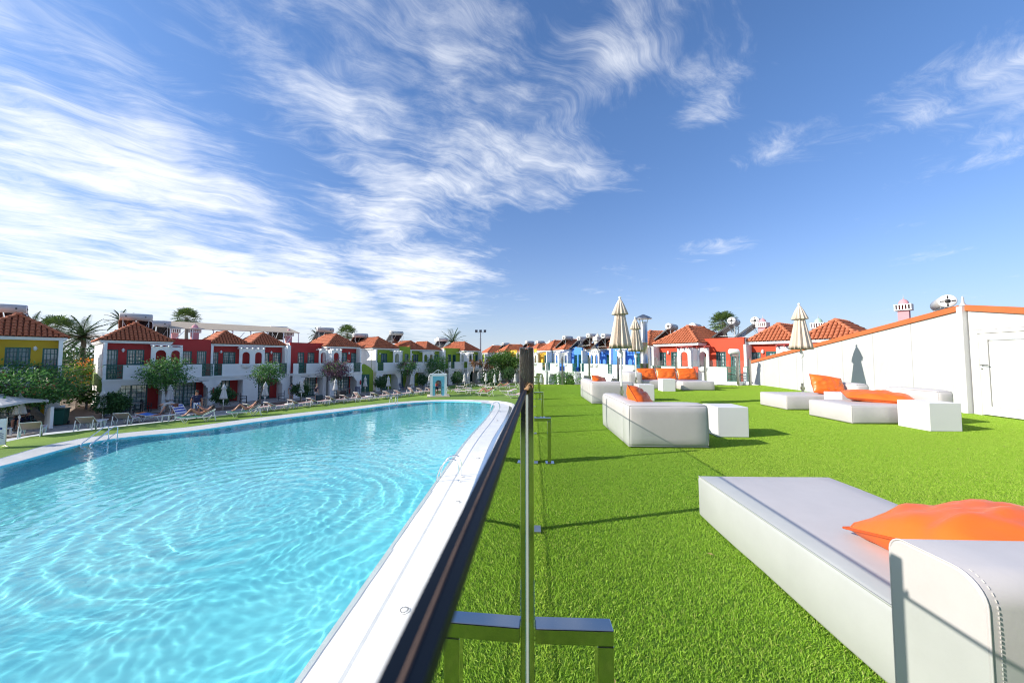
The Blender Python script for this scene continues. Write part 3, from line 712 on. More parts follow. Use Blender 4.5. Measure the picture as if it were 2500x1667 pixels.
block('pale_lime', LIME, (-8.3 - c_ * 19.4, 71.2 - s_ * 19.4), -62, ['', '', 'white and lime house at the very end behind the round tree'], 'far end houses', which='C', zoff=-.13)
# passage between the red and the lime houses, and the green stair wall before the red row
t = thing('garden_wall', 'lime green gabled wall with dark green gate between the red and lime houses', 'wall', (-18.05, 41.0, 0), R(LROW))
g = MB().prism([(-1.0, 0), (1.3, 0), (1.3, 2.5), (.9, 2.9), (.1, 3.35), (-1.0, 2.9)], 1.2, 1.35, Matrix.Rotation(R(90), 4, 'X') @ Matrix.Translation((0, 0, -3))); g.build('gable_wall', LIME, t)
g = MB().box(-.5, .75, 1.55, 1.62, 0, 2.1); g.build('gate', GREENP, t)
t = thing('stair_wall', 'olive green sloping stair wall stuck to the white side of the first red house', 'wall', (-29.75, 24.0, 0), R(LROW))
g = MB(); g.prism([(.1, 1.62), (.1, 2.5), (5.2, 2.85), (6.6, 2.66), (7.4, 2.3), (7.4, 1.95), (1.3, 1.98), (1.3, 1.62)], -.02, .16, Matrix(((0, 0, -1, 0), (1, 0, 0, 0), (0, 1, 0, 0), (0, 0, 0, 1)))); g.build('sloping_wall', M('olive_green_paint', (.13, .20, .03), .8, var=.1), t)
# ---------------------------------------------------------------- roof equipment
TA = R(49.5)
def heater(two=True):
    """solar water heater: tank along local x, collector below it falling to +y, tubular frame"""
    t = thing('solar_water_heater', '', 'water heater', group='solar water heaters on the roofs')
    m = MB(); m.lathe([(.0, -.96), (.24, -.96), (.29, -.93), (.29, .93), (.24, .96), (0, .96)], 20, (0, 0, 1.28), 'X'); m.build('tank', TANKM, t)
    for sx in (-1, 1):
        e = MB(); e.lathe([(.0, .975 * sx), (.262, .970 * sx), (.285, .94 * sx)] if sx > 0 else [(.285, -.94), (.262, -.970), (0, -.975)], 18, (0, 0, 1.28), 'X'); e.build('end_cap', TANKW, t)
        d = MB(); x = .976 * sx; a, b = sorted((x, x + .012 * sx)); d.lathe([(0, b if sx > 0 else a), (.09, b if sx > 0 else a), (.095, x)], 12, (0, 0, 1.28), 'X')
        for dy, dz, w_, h_ in ((.17, 0, .12, .045), (-.17, 0, .12, .045), (0, .18, .045, .12), (0, -.18, .045, .12)): d.box(a, b, dy - w_ / 2, dy + w_ / 2, 1.28 + dz - h_ / 2, 1.28 + dz + h_ / 2)
        d.build('end_fitting', M('black_fitting', (.02, .02, .02), .5), t)
    k_ = MB()
    for x in (-.6, .55): k_.lathe([(0, -.303), (.05, -.300), (.055, -.27)], 10, (x, 0, 1.28), 'Y')
    k_.build('side_port', M('black_fitting', (.02, .02, .02), .5), t)
    for x0, x1 in (((-1.0, -.03), (.03, 1.0)) if two else ((-.5, .5),)):
        Mx = Matrix.Translation((0, .12, 1.0)) @ Matrix.Rotation(R(-38), 4, 'X'); pm = MB().box(x0, x1, 0, 1.75, -.04, .04, Mx); pm.build('collector_panel', PANELM, t)
        fr = MB()
        for xx in (x0, x1 - .03): fr.box(xx, xx + .03, -.02, 1.77, -.05, .05, Mx)
        for yy in (-.02, 1.74): fr.box(x0 + .03, x1 - .03, yy, yy + .03, -.05, .05, Mx)
        fr.build('panel_frame', STEELD, t)
    f = MB()
    for x in (-.75, .75):
        f.tube([(x, -.16, 0), (x, -.14, 1.02)], .022, 6); f.tube([(x, .12, 1.0), (x, 1.5, 0)], .022, 6); f.tube([(x, -.16, .1), (x, 1.4, .08)], .018, 6); f.tube([(x, .3, .9), (x + (.35 if x < 0 else -.35), -.14, .05)], .016, 6)
        f.tube([(x, -.2, 1.02), (x, .2, 1.02)], .03, 6)
    f.build('stand', M('galvanised_tube', (.62, .63, .62), .4, metal=.5), t)
    h = MB(); h.tube([(.75, -.05, 1.05), (.98, -.12, .9), (1.02, -.1, .5), (.9, 0, .15)], .03, 6); h.build('hose', PLASTIC, t)
    return t
H0 = heater()
PLACED = [0]
def put(proto, loc, rz, label):
    o = proto if not PLACED[0] else copy_tree(proto); PLACED[0] += 1
    o.location = loc; o.rotation_euler = (0, 0, rz); o['label'] = label
    if proto.scale[0] != 1: o.scale = proto.scale
    return o
def at_depth(px, py, Y):
    d = CAMERA_AXIS @ Vector(((px - 1250) / 868, (833.5 - py) / 868, -1)); t = Y / d.y
    return Vector((d.x * t, Y, CAMZ + d.z * t))
# (tank centre in the photograph, depth) -> label
for px, py, Y, lb, sc in (
    (8, 752, 22.5, 'water tank cut by the picture edge above the yellow house', 1), (333, 774, 28.8, 'big water tank over the hip roof of the red house next to the path', 1), (382, 790, 31.5, 'smaller water tank just behind the first red hip roof', 1),
    (681, 802, 45, 'water tank peeping over the tan canopy', 1), (794, 805, 43, 'water tank above the flat part of the last red house', 1), (880, 819, 47, 'water tank between the red and the lime roofs', 1),
    (968, 813, 50, 'water tank on the flat roof of the first lime house', 1), (1023, 824, 58, 'water tank half hidden behind the twin lime roofs', 1), (1081, 829, 60, 'small water tank beside the date palm', 1),
    (1211, 845, 78, 'far water tank over the white and lime end house', 1), (1235, 840, 74, 'far water tank above the pale yellow roof', 1), (1263, 844, 70, 'far water tank beside the steel post', 1),
    (1293, 836, 62, 'water tank behind the yellow roofs, its collector visible', 1), (1319, 836, 60, 'small water tank above the yellow house next to blue', 1), (1386, 825, 49, 'water tank over the first blue hip roof', 1),
    (1422, 827, 47, 'water tank between the blue roofs, lower of a pair', 1), (1445, 820, 44, 'water tank between the blue roofs, upper of a pair', 1), (1482, 821, 41, 'water tank over the blue roof beside the tall parasol', 1),
    (1485, 821, 37.5, 'water tank hidden behind the tall parasol canopy', 1),
    (1640, 798, 33.5, 'water tank with white cap above the blue and coral gap', 1), (1698, 798, 32, 'water tank on the ridge of the coral hip roof', 1), (1792, 785, 29.5, 'water tank on the flat coral roof in front of the fan palm', 1),
    (1848, 785, 28.0, 'water tank beside the pink chimney, collector sloping down', 1), (2302, 741, 17.2, 'large water tank above the apex of the white shed', 1)):
    if 'hidden behind' in lb: continue
    p = at_depth(px, py, Y); put(H0, (p.x, p.y, p.z - 1.28), TA, lb)
def chimney(col, dome, H):
    t = thing('chimney', '', 'chimney', group='domed chimneys on the roofs')
    m = MB(); m.box(-.27, .27, -.27, .27, 0, H - .62); m.build('shaft', col, t)
    c = MB(); c.box(-.42, .42, -.42, .42, H - .62, H - .56); c.box(-.42, .42, -.42, .42, H - .24, H - .18)
    for s_ in (-1, 1):
        for i in range(6):
            a = -.38 + .76 * i / 5; c.box(a - .035, a + .035, s_ * .38 - .04, s_ * .38 + .04, H - .56, H - .24)
            if 0 < i < 5: c.box(s_ * .38 - .04, s_ * .38 + .04, a - .035, a + .035, H - .56, H - .24)
    c.build('baluster_cap', TRIM, t)
    i_ = MB().box(-.25, .25, -.25, .25, H - .56, H - .24); i_.build('vent_core', M('flue_red', (.28, .05, .04), .8), t)
    d = MB(); d.lathe([(.25, 0), (.262, .06), (.25, .16), (.20, .26), (.11, .34), (.03, .385), (.0, .39)], 16, (0, 0, H - .18)); d.build('dome', dome, t)
    f = MB(); f.lathe([(.02, .38), (.035, .42), (.015, .46), (.03, .50), (.006, .56), (.005, .72), (0, .73)], 8, (0, 0, H - .18)); f.build('finial', TANKM, t)
    return t
PINK = M('pink_stucco', (.62, .30, .33), .8, var=.06, bump=.15); MINT = M('mint_dome', (.36, .52, .42), .7, var=.05); CREAM = M('cream_stucco', (.66, .62, .53), .8, var=.05)
for px, py, Y, rz, col, dm, lb in (
    (476, 802, 33.5, LROW, PINK, PINK, 'pink chimney in front of the tan canopy, near the first red roof'), (427, 803, 36, LROW, PINK, PINK, 'smaller pink chimney behind the first red roof'), (705, 812, 41, LROW, PINK, PINK, 'pink chimney at the end of the tan canopy'),
    (898, 829, 50, LROW, CREAM, PINK, 'stubby chimney beside the first lime roof'), (1069, 828, 62, LROW, CREAM, CREAM, 'cream chimney next to the date palm'), (1298, 840, 64, -62, CREAM, CREAM, 'cream chimney among the yellow roofs'),
    (1343, 836, 58, -62, CREAM, CREAM, 'cream chimney on the yellow house next to blue'), (1459, 823, 43, -65, CREAM, CREAM, 'grey domed chimney between the blue roofs'), (1862, 788, 26.5, -54, PINK, PINK, 'pink chimney beside the coral roof and its water tank'),
    (1998, 789, 28.5, -54, CREAM, MINT, 'mint domed chimney between the coral roofs'), (2206, 744, 26.0, -54, PINK, PINK, 'large pink chimney over the white shed roof')):
    H = 2.2; p = at_depth(px, py, Y); o = chimney(col, dm, H); sc_ = .80 if px == 1862 else 1; o.scale = (sc_,) * 3; o.location = (p.x, p.y, p.z - (H - .2) * sc_); o.rotation_euler = (0, 0, R(rz)); o['label'] = lb
# tan rooftop canopy behind the red houses
t = thing('roof_canopy', 'long tan canopy on white posts over the roofs of the red houses', 'canopy', (-29.8, 24.0, 0), R(LROW))
m = MB(); m.add([(4.4, 7.0, 6.75), (15.6, 7.0, 6.95), (15.6, 10.4, 7.75), (4.4, 10.4, 7.65), (4.4, 7.0, 6.80), (15.6, 7.0, 7.0), (15.6, 10.4, 7.80), (4.4, 10.4, 7.70)], [(0, 1, 2, 3), (7, 6, 5, 4), (0, 4, 5, 1), (1, 5, 6, 2), (2, 6, 7, 3), (3, 7, 4, 0)])
m.build('canopy_sheet', M('tan_sheeting', (.46, .38, .28), .7, var=.08), t)
for i in range(8):
    x = 4.5 + i * 1.57; zt = 6.75 + .2 * i / 7; MB().bar((x, 7.05, 4.9), (x, 7.05, zt), .08).build('post', TRIM, t); MB().bar((x, 7.06, zt - .07), (x, 10.35, zt + .82), .05).build('rafter', TRIM, t)
    if i % 3 == 0: MB().bar((x + .1, 7.05, 5.4), (x + 1.0, 7.05, zt - .1), .05).build('brace', TRIM, t)
# floodlight mast
p = at_depth(1173, 870, 96); t = thing('floodlight_mast', 'tall mast with three floodlights on a crossbar above the lime end house', 'floodlight', (p.x, p.y, 0))
zt = at_depth(1173, 812, 96).z
m = MB(); m.tube([(0, 0, 0), (0, 0, zt)], [.22, .13], 8)
for i in range(12):
    z = zt - 1.8 - i * .55; m.box(-.38, .38, -.02, .02, z, z + .05)
m.build('mast', M('mast_grey', (.16, .18, .22), .5), t); m = MB().box(-1.5, 1.5, -.08, .08, zt, zt + .12); m.build('crossbar', MATS['mast_grey'], t)
for x in (-1.15, 0, 1.2):
    m = MB(); m.box(x - .33, x + .33, -.2, .2, zt + .2, zt + .75, Matrix.Translation((x, 0, zt + .45)) @ Matrix.Rotation(R(20), 4, 'X') @ Matrix.Translation((-x, 0, -zt - .45))); m.box(x - .05, x + .05, -.05, .05, zt + .1, zt + .25)
    m.build('floodlight', M('lamp_housing', (.05, .06, .09), .4), t)

a_, b_ = at_depth(128, 820, 37), at_depth(250, 821, 37); t = thing('flat_roof', 'white flat roof edge spanning the gap between the yellow and the red house', 'roof', (a_.x, a_.y, 0))
w_ = b_.x - a_.x; m = MB(); m.box(0, w_, 0, 1.6, a_.z - .12, a_.z + .14); m.build('roof_slab', TRIM, t)
for x in (.15, w_ - .15): MB().box(x - .08, x + .08, .2, .36, 0, a_.z - .121).build('post', TRIM, t)
# ------------------------------------------------------------------ terrace: shed, fences, lounge furniture
def cushion_block(mb, x0, x1, y0, y1, z0, z1, r=.05, n=3, puff=.012):
    """padded block: a rounded box with slightly swollen faces"""
    bm = bmesh.new(); bmesh.ops.create_cube(bm, size=1)
    bmesh.ops.scale(bm, vec=(x1 - x0, y1 - y0, z1 - z0), verts=bm.verts); bmesh.ops.translate(bm, vec=((x0 + x1) / 2, (y0 + y1) / 2, (z0 + z1) / 2), verts=bm.verts)
    bmesh.ops.bevel(bm, geom=list(bm.edges), offset=r, segments=n, affect='EDGES', profile=.5)
    bmesh.ops.subdivide_edges(bm, edges=[e for e in bm.edges if e.calc_length() > .25], cuts=6, use_grid_fill=True)
    c = Vector(((x0 + x1) / 2, (y0 + y1) / 2, (z0 + z1) / 2)); s_ = Vector((x1 - x0, y1 - y0, z1 - z0)) / 2
    for v in bm.verts:
        d = v.co - c; q = [min(1, abs(d[i]) / s_[i]) for i in range(3)]
        for i in range(3):
            j, k_ = [a for a in range(3) if a != i]
            if q[i] > .98: v.co[i] += math.copysign(puff * (1 - q[j] ** 4) * (1 - q[k_] ** 4), d[i])
        v.co += Vector((mnoise.noise(v.co * 2.3 + Vector((4, 1, 0))), mnoise.noise(v.co * 2.3 + Vector((0, 9, 3))), mnoise.noise(v.co * 2.1))) * .006
        if v.co.z < z0: v.co.z = z0
    bm.verts.index_update(); mb.add([v.co.copy() for v in bm.verts], [[v.index for v in f.verts] for f in bm.faces], True); bm.free(); return mb
SEAM = M('grey_seam', (.42, .41, .39), .7)
def seam(parent, pts, r=.003):
    return MB().tube(pts, r, 5).build('piping', SEAM, parent)
def stitches(parent, pts, name='stitching'):
    m = MB(); pts = [Vector(p) for p in pts]
    for a, b in zip(pts[:-1], pts[1:]):
        d = b - a; n = max(1, int(d.length / .011))
        for i in range(n): m.tube([a + d * ((i + .2) / n), a + d * ((i + .75) / n)], .0017, 4)
    return m.build(name, M('stitch_thread', (.50, .48, .46), .7), parent)
def pillow(name, label, size, loc, rot, seed=0, group=None):
    """stuffed vinyl pillow with pinched corners, creases and a seam"""
    w, d, t = size; n = 26; V = []; F = []; rn = Vector((seed * 3.1, seed * 1.7, seed))
    for side_ in (1, -1):
        for i in range(n + 1):
            for j in range(n + 1):
                u_, v_ = i / n * 2 - 1, j / n * 2 - 1
                pin = 1 - .06 * (abs(u_) ** 1.5) * (1 - abs(v_) ** 2) - .0
                pinv = 1 - .06 * (abs(v_) ** 1.5) * (1 - abs(u_) ** 2)
                x = u_ * w / 2 * pinv; y = v_ * d / 2 * pin
                f = max(0, (1 - abs(u_) ** 2.6)) ** .5 * max(0, (1 - abs(v_) ** 2.6)) ** .5
                cr = mnoise.noise(Vector((u_ * 2.2, v_ * 2.6, side_)) + rn) * .20 + mnoise.noise(Vector((u_ * 4.2 + v_ * 2, v_ * 4.2 - u_ * 2, side_)) + rn) * .11
                V.append((x, y, side_ * t / 2 * f * (1 + cr * 1.4)))
    N = (n + 1) ** 2
    for i in range(n):
        for j in range(n):
            a = i * (n + 1) + j; F.append((a, a + n + 1, a + n + 2, a + 1)); F.append((N + a, N + a + 1, N + a + n + 2, N + a + n + 1))
    t_ = thing(name, label, 'pillow', loc, 0, group); t_.rotation_euler = rot
    m = MB().add(V, F, True); m.build('cover', ORANGE, t_)
    rim_ = [V[j] for j in range(n + 1)] + [V[i * (n + 1) + n] for i in range(n + 1)] + [V[n * (n + 1) + j] for j in range(n, -1, -1)] + [V[i * (n + 1)] for i in range(n, -1, -1)]
    MB().tube(rim_, .006, 5).build('piping', M('orange_piping', (.55, .08, .01), .5), t_)
    return t_
PG = 'orange vinyl pillows on the lounge furniture'
def box_piece(t, name, x0, x1, y0, y1, z0, z1, r=.05, piping=True):
    o = cushion_block(MB(), x0, x1, y0, y1, z0, z1, r).build(name, VINYL, t)
    if piping:
        for z in (z0 + .012, ): seam(o, [(x0 + .012, y0 + .012, z), (x1 - .012, y0 + .012, z), (x1 - .012, y1 - .012, z), (x0 + .012, y1 - .012, z), (x0 + .012, y0 + .012, z)], .007)
        e = .004
        seam(o, [(x0 + r * .3, y0 + r * .3 - e, z0 + .03), (x0 + r * .3, y0 + r * .3 - e, z1 - r), (x0 + r * .5, y0 + r * .3, z1 - r * .3), (x1 - r * .5, y0 + r * .3, z1 - r * .3), (x1 - r * .3, y0 + r * .3 - e, z1 - r), (x1 - r * .3, y0 + r * .3 - e, z0 + .03)], .003)
        seam(o, [(x0 + r * .3, y0 + r * .4, z1 - r * .3 + .002), (x0 + r * .3, y1 - r * .4, z1 - r * .3 + .002)], .0042)  # seam thickened, its grey stands in for shading along the top edge
    return o
FG = 'white vinyl lounge furniture on the turf'
# the large day bed close by
t = thing('day_bed', 'large white vinyl day bed with backrest, big in the picture beside the glass fence', 'day bed', (0, 0, TZ), 0, FG)
box_piece(t, 'mattress', 1.21, 2.105, 1.0, 2.60, 0.005, .283, .022)
def bolster(t, x0, x1, y0, y1, z0, z1, rn, rf):
    """backrest with flat ends: a rounded profile in the yz plane pulled along x"""
    P = [(y0, z0)]
    for i in range(9): a = math.pi / 2 * i / 8; P.append((y0 + rn - rn * math.cos(a), z1 - rn + rn * math.sin(a)))
    for i in range(7): a = math.pi / 2 * i / 6; P.append((y1 - rf + rf * math.sin(a), z1 - rf + rf * math.cos(a)))
    P.append((y1, z0)); n = len(P); bx_ = .012; V = []; rows = []
    cy_, cz_ = (y0 + y1) / 2, (z0 + z1) / 2
    for x, k_ in ((x0, .965), (x0 + bx_ * .35, .990), (x0 + bx_, 1), *((x0 + bx_ + (x1 - x0 - 2 * bx_) * j / 6, 1) for j in range(1, 6)), (x1 - bx_, 1), (x1 - bx_ * .35, .99), (x1, .965)):
        rows.append(len(V)); V += [(x, cy_ + (y - cy_) * k_, max(z0, cz_ + (z - cz_) * k_)) for y, z in P]
    F = [(a_ + i, a_ + (i + 1) % n, b_ + (i + 1) % n, b_ + i) for a_, b_ in zip(rows[:-1], rows[1:]) for i in range(n)]
    m = MB().add(V, F, True); m.add(V[:n], [tuple(range(n - 1, -1, -1))]); m.add(V[rows[-1]:rows[-1] + n], [tuple(range(n))]); o = m.build('backrest', VINYL, t); es = o.modifiers.new('edges', 'EDGE_SPLIT'); es.split_angle = R(50)
    ln = [(x0 - .0005 + bx_ * .3, cy_ + (y - cy_) * .995, max(z0 + .004, cz_ + (z - cz_) * .995)) for y, z in P]
    MB().tube(ln, .0032, 5).build('piping', VINYL, o)
    MB().tube([(x + .003, cy_ + (y - cy_) * .985, cz_ + (z - cz_) * .985) for x, y, z in ln], .0022, 5).build('seam', SEAM, o)
    st = [(x + .022, y, z) for x, y, z in ln[1:9]]; stitches(o, [(p[0], p[1] - .002, p[2] + .001) for p in reversed(st)] + [(ln[0][0] + .022, y0 - .002, z1 - rn - .06), (ln[0][0] + .022, y0 - .002, z0 + .03)])
    return o
bolster(t, 1.195, 2.125, 1.0, 1.25, .003, .525, .075, .045)
pillow('pillow', 'orange pillow lying on the large day bed against its backrest', (.86, .52, .25), (1.90, 1.50, TZ + .39), (R(-14), 0, R(3)), 1, PG)
# two corner sofas near the fence
def corner_sofa(label, x0, x1, y0, y1, ythick=.27, xth=.25):
    t = thing('corner_sofa', label, 'sofa', (0, 0, TZ), 0, FG)
    box_piece(t, 'armrest', x0, x1, y0, y0 + ythick, .004, .53, .05)
    box_piece(t, 'backrest', x0 + .004, x0 + xth, y0 + ythick + .004, y1, .004, .528, .05)
    box_piece(t, 'seat', x0 + xth + .004, x1 - .01, y0 + ythick + .004, y1 - .01, .004, .29, .025)
    return t
corner_sofa('white corner sofa seen from behind, closer to us of the two by the fence', 1.275, 2.27, 4.52, 6.05)
corner_sofa('white corner sofa seen from behind, farther of the two by the fence', 1.61, 2.64, 8.82, 10.6)
pillow('pillow', 'crumpled orange pillow on the closer corner sofa by the fence', (.72, .46, .26), (1.66, 5.22, TZ + .475), (R(58), R(12), R(62)), 2, PG)
pillow('pillow', 'orange pillow on the farther corner sofa by the fence', (.72, .44, .24), (1.98, 9.5, TZ + .45), (R(56), R(8), R(58)), 3, PG)
# far sofa with chaise
t = thing('chaise_sofa', 'white sofa with chaise at the far fence carrying three orange pillows', 'sofa', (0, 0, TZ), 0, FG)
box_piece(t, 'armrest', 3.78, 4.26, 13.2, 14.5, .004, .60, .05); box_piece(t, 'seat', 4.265, 5.49, 13.3, 14.17, .004, .30, .03); box_piece(t, 'backrest', 4.265, 6.68, 14.175, 14.47, .004, .59, .05)
box_piece(t, 'chaise', 5.50, 6.58, 12.70, 14.17, .004, .31, .03)
for i, (x, y, rz, tl) in enumerate(((4.62, 13.88, 4, 66), (5.37, 13.86, -2, 70), (6.15, 13.88, 1, 68))):
    pillow('pillow', ('first', 'middle', 'last')[i] + ' of three orange pillows lined up on the far sofa, counted from its armrest', (.72, .44, .19), (x, y, TZ + .53), (R(tl), 0, R(rz)), 5 + i, PG)
# day beds by the shed
def day_bed(label, x0, x1, y0, y1, bx, r=.03):
    t = thing('day_bed', label, 'day bed', (0, 0, TZ), 0, FG)
    box_piece(t, 'mattress', x0, bx - .005, y0, y1, .004, .31, r); box_piece(t, 'backrest', bx, x1, y0 + .01, y1, .004, .56, .06); return t
day_bed('white day bed under the white parasol in front of the shed wall', 5.62, 7.38, 7.94, 8.82, 7.10)
day_bed('white day bed with a pillow lying flat, beside the shed door', 5.52, 7.22, 6.29, 7.22, 6.95)
pillow('pillow', 'orange pillow propped against the backrest under the parasol shadow', (.64, .46, .24), (6.72, 8.22, TZ + .51), (R(60), R(9), R(-6)), 9, PG)
pillow('pillow', 'orange pillow lying flat on the day bed beside the shed door', (.56, .92, .20), (6.42, 6.78, TZ + .41), (R(3), R(-8), R(58)), 10, PG)
for i, (x, y, s, h, lb) in enumerate(((2.706, 5.17, .43, .42, 'white cube table standing beside the closer corner sofa'), (2.95, 9.465, .41, .43, 'white cube table behind the closer corner sofa, beside the farther one'),
        (4.635, 12.28, .43, .42, 'white cube table in front of the far sofa with three pillows'), (6.25, 7.32, .43, .42, 'white cube table between the two day beds by the shed'), (6.145, 5.70, .47, .43, 'white cube table in front of the flat orange pillow by the shed'))):
    t = thing('cube_table', lb, 'side table', (x, y, TZ), 0, 'white cube tables')
    m = MB().box(0, s, 0, s, .0, h); m.build('cube', CUBE, t, bevel=.008, seg=2)
# closed parasols ------------------------------------------------------------
def parasol(H, sc=1.0, mat=SAIL, pole=PLASTIC, seed=0, low=.52):
    """closed parasol: pleated canopy in two tiers on a pole"""
    t = thing('parasol', '', 'parasol'); n = 96; rn = random.Random(seed)
    ph = [rn.uniform(-.25, .25) for _ in range(12)]; am = [rn.uniform(.6, 1.4) for _ in range(12)]
    def mod(depth):
        def f(i, j):
            a = 2 * math.pi * j / n * 12 / (2 * math.pi); k_ = int(a) % 12; fr = a - int(a)
            return 1 - depth(i) * am[k_] * (abs(math.sin(math.pi * fr + ph[k_] * .3)) ** .7)
        return f
    z0 = H - 1.20 * sc; zt = H - .40 * sc
    prof = [(.055, H - .30 * sc), (.12, zt + .02), (.145, zt - .12), (.20, z0 + .42 * sc), (.265, z0 + .12 * sc), (.285, z0), (.255, z0 + .02), (.12, z0 + .12)]
    prof = [(r * sc, h) for r, h in prof]
    m = MB(); m.lathe(prof, n, mod=mod(lambda i: (.12, .26, .32, .34, .32, .28, .3, .3)[i])); m.build('canopy', mat, t)
    prof = [(.018, H - .02), (.05, H - .06 * sc), (.11, H - .17 * sc), (.205, H - .385 * sc), (.19, H - .40 * sc), (.10, H - .36 * sc)]
    prof = [(r * (sc if i else 1), h) for i, (r, h) in enumerate(prof)]
    m = MB(); m.lathe(prof, n, mod=mod(lambda i: (.0, .12, .24, .30, .30, .2)[i])); m.build('vent_tier', mat, t)
    m = MB(); m.lathe([(.0, H + .045), (.025, H + .035), (.034, H + .012), (.025, H - .012), (.012, H - .03)], 10); m.build('finial', PLASTIC, t)
    m = MB(); m.tube([(0, 0, low), (0, 0, H - .05)], .021, 10); m.build('pole', pole, t)
    m = MB(); m.lathe([(.035, z0 - .22), (.05, z0 - .18), (.05, z0 - .10), (.03, z0 - .06)], 10); m.build('runner', PLASTIC, t)
    m = MB(); m.tube([(0, 0, .0), (0, 0, low + .12)], .029, 10); m.lathe([(.0, .04), (.24, .035), (.25, .0)], 20); m.box(-.035, .035, -.035, .035, low - .06, low + .02); m.build('base', STEELD, t)
    return t
for x, y, lb, sd_ in ((2.27, 8.55, 'tallest cream parasol, closed, rising over the corner sofas', 1), (3.92, 12.80, 'closed cream parasol in front of the steel flue', 2), (7.35, 9.77, 'closed cream parasol casting its shadow on the white shed wall', 3)):
    o = parasol(2.55, seed=sd_, low=.34); o.location = (x, y, TZ); o['label'] = lb; o['group'] = 'closed parasols on the terrace'; o.rotation_euler = (R(random.uniform(-.7, .7)), R(random.uniform(-.7, .7)), sd_)
# glass fence ------------------------------------------------------------------
def rod_post(mb, x, y, h, w=.034): mb.box(x - w / 2, x + w / 2, y - w / 2, y + w / 2, 0, h)
t = thing('glass_fence', 'frameless glass fence on polished steel posts along the pool side of the turf', 'fence', (0, 0, TZ))
posts = [.87 + 1.48 * i for i in range(10)] + [-.61]
EDGE_M = M('glass_edge', (.003, .007, .015), .5, spec=.12); LAM = M('laminate_seam', (.13, .08, .055), .8, var=.5, vscale=40)
for i, y in enumerate(posts):
    x = fx(y) + .003
    m = MB()
    for s_ in (-1, 1): m.box(x + s_ * .0105 - .0065, x + s_ * .0105 + .0065, y - .010, y + .022, .0, 1.125)
    m.box(x - .017, x + .017, y + .0225, y + .026, 0, 1.125); m.box(x - .017, x + .017, y - .010, y + .026, 1.1255, 1.128)
    p = m.build('post', STEEL, t, bevel=.0015, seg=1)
    q = MB(); q.box(x - .05, x + .06, y - .04, y + .05, -.004, .008)
    q.build('base_plate', STEELD, p)
    b = MB(); b.box(x - .0034, x + .0034, y - .0135, y - .0105, .0, 1.03); b.build('lit_pane_end', M('lit_pane_end_white', (.85, .86, .85), .4), p)  # bright white colour stands for light on the pane's polished end
    if i % 2 == 0 and y > 0:                               # trestle straddling the glass
        k_ = MB(); k_.box(x - .19, x - .019, y - .012, y + .030, .44, .475); k_.box(x + .019, x + .20, y - .012, y + .030, .44, .475)
        k_.box(x + .162, x + .20, y - .012, y + .030, 0, .4395); k_.box(x - .19, x - .152, y - .012, y + .030, 0, .4395); k_.box(x + .14, x + .23, y - .04, y + .06, -.004, .009); k_.box(x - .22, x - .13, y - .04, y + .06, -.004, .009)
        k_.build('trestle', STEEL, t, bevel=.0025, seg=2)
ys = sorted(posts)
for a, b in zip(ys[:-1], ys[1:]):
    a2, b2 = a + .027, b - .013; xa, xb = fx(a2), fx(b2)
    if b < 1: xa, xb = -.0315 + .0345 * a2, -.0315 + .0345 * b2
    m = MB(); m.bar((xa, a2, .535), (xb, b2, .535), .0105, .97); g = m.build('glass_pane', CLEAR, t); g.visible_shadow = True
    e = MB(); e.bar((xa, a2, 1.0235), (xb, b2, 1.0235), .0108, .0065); e.build('pane_edge', EDGE_M, g)
    l_ = MB(); nl = 24; l_.tube([(xa + (xb - xa) * i / nl + .0006 * mnoise.noise(Vector((i * .9, a, 0))), a2 + (b2 - a2) * i / nl, 1.0268) for i in range(nl + 1)], .0006, 6); l_.build('laminate_line', LAM, g)
m = MB(); x = fx(.87)
for i in range(3): m.lathe([(.006 + .0025 * math.cos(a), .0025 * math.sin(a)) for a in (2 * math.pi * j / 6 for j in range(7))], 12, (x + .004 + .004 * i, .855 - .003 * i, 1.024 + .005 * i), 'Y')
m.lathe([(0, -.007), (.006, -.004), (.007, 0), (.006, .004), (0, .007)], 8, (x + .008, .848, 1.03), 'Y'); m.build('rope_tie', M('brown_rope', (.34, .20, .10), .9, bump=.6, bscale=200), t)
t = thing('glass_fence', 'glass fence with slim steel posts along the far edge of the turf', 'fence', (0, 0, TZ))
fp = [(fx(15.3) + .02, 15.3), (1.57, 15.32), (2.72, 15.33), (3.94, 15.34), (5.2, 15.35), (6.39, 15.36), (7.59, 15.37), (9.45, 15.4)]
for x, y in fp:
    m = MB(); rod_post(m, x, y, 1.13, .07); m.box(x - .02, x + .02, y - .02, y + .02, 1.13, 1.20); m.box(x - .07, x + .07, y - .07, y + .07, 0, .012); m.build('post', STEELD, t)
for (xa, ya), (xb, yb) in zip(fp[:-1], fp[1:]):
    MB().bar((xa + .04, ya, .54), (xb - .04, yb, .54), .010, 1.0).build('glass_pane', CLEAR, t)
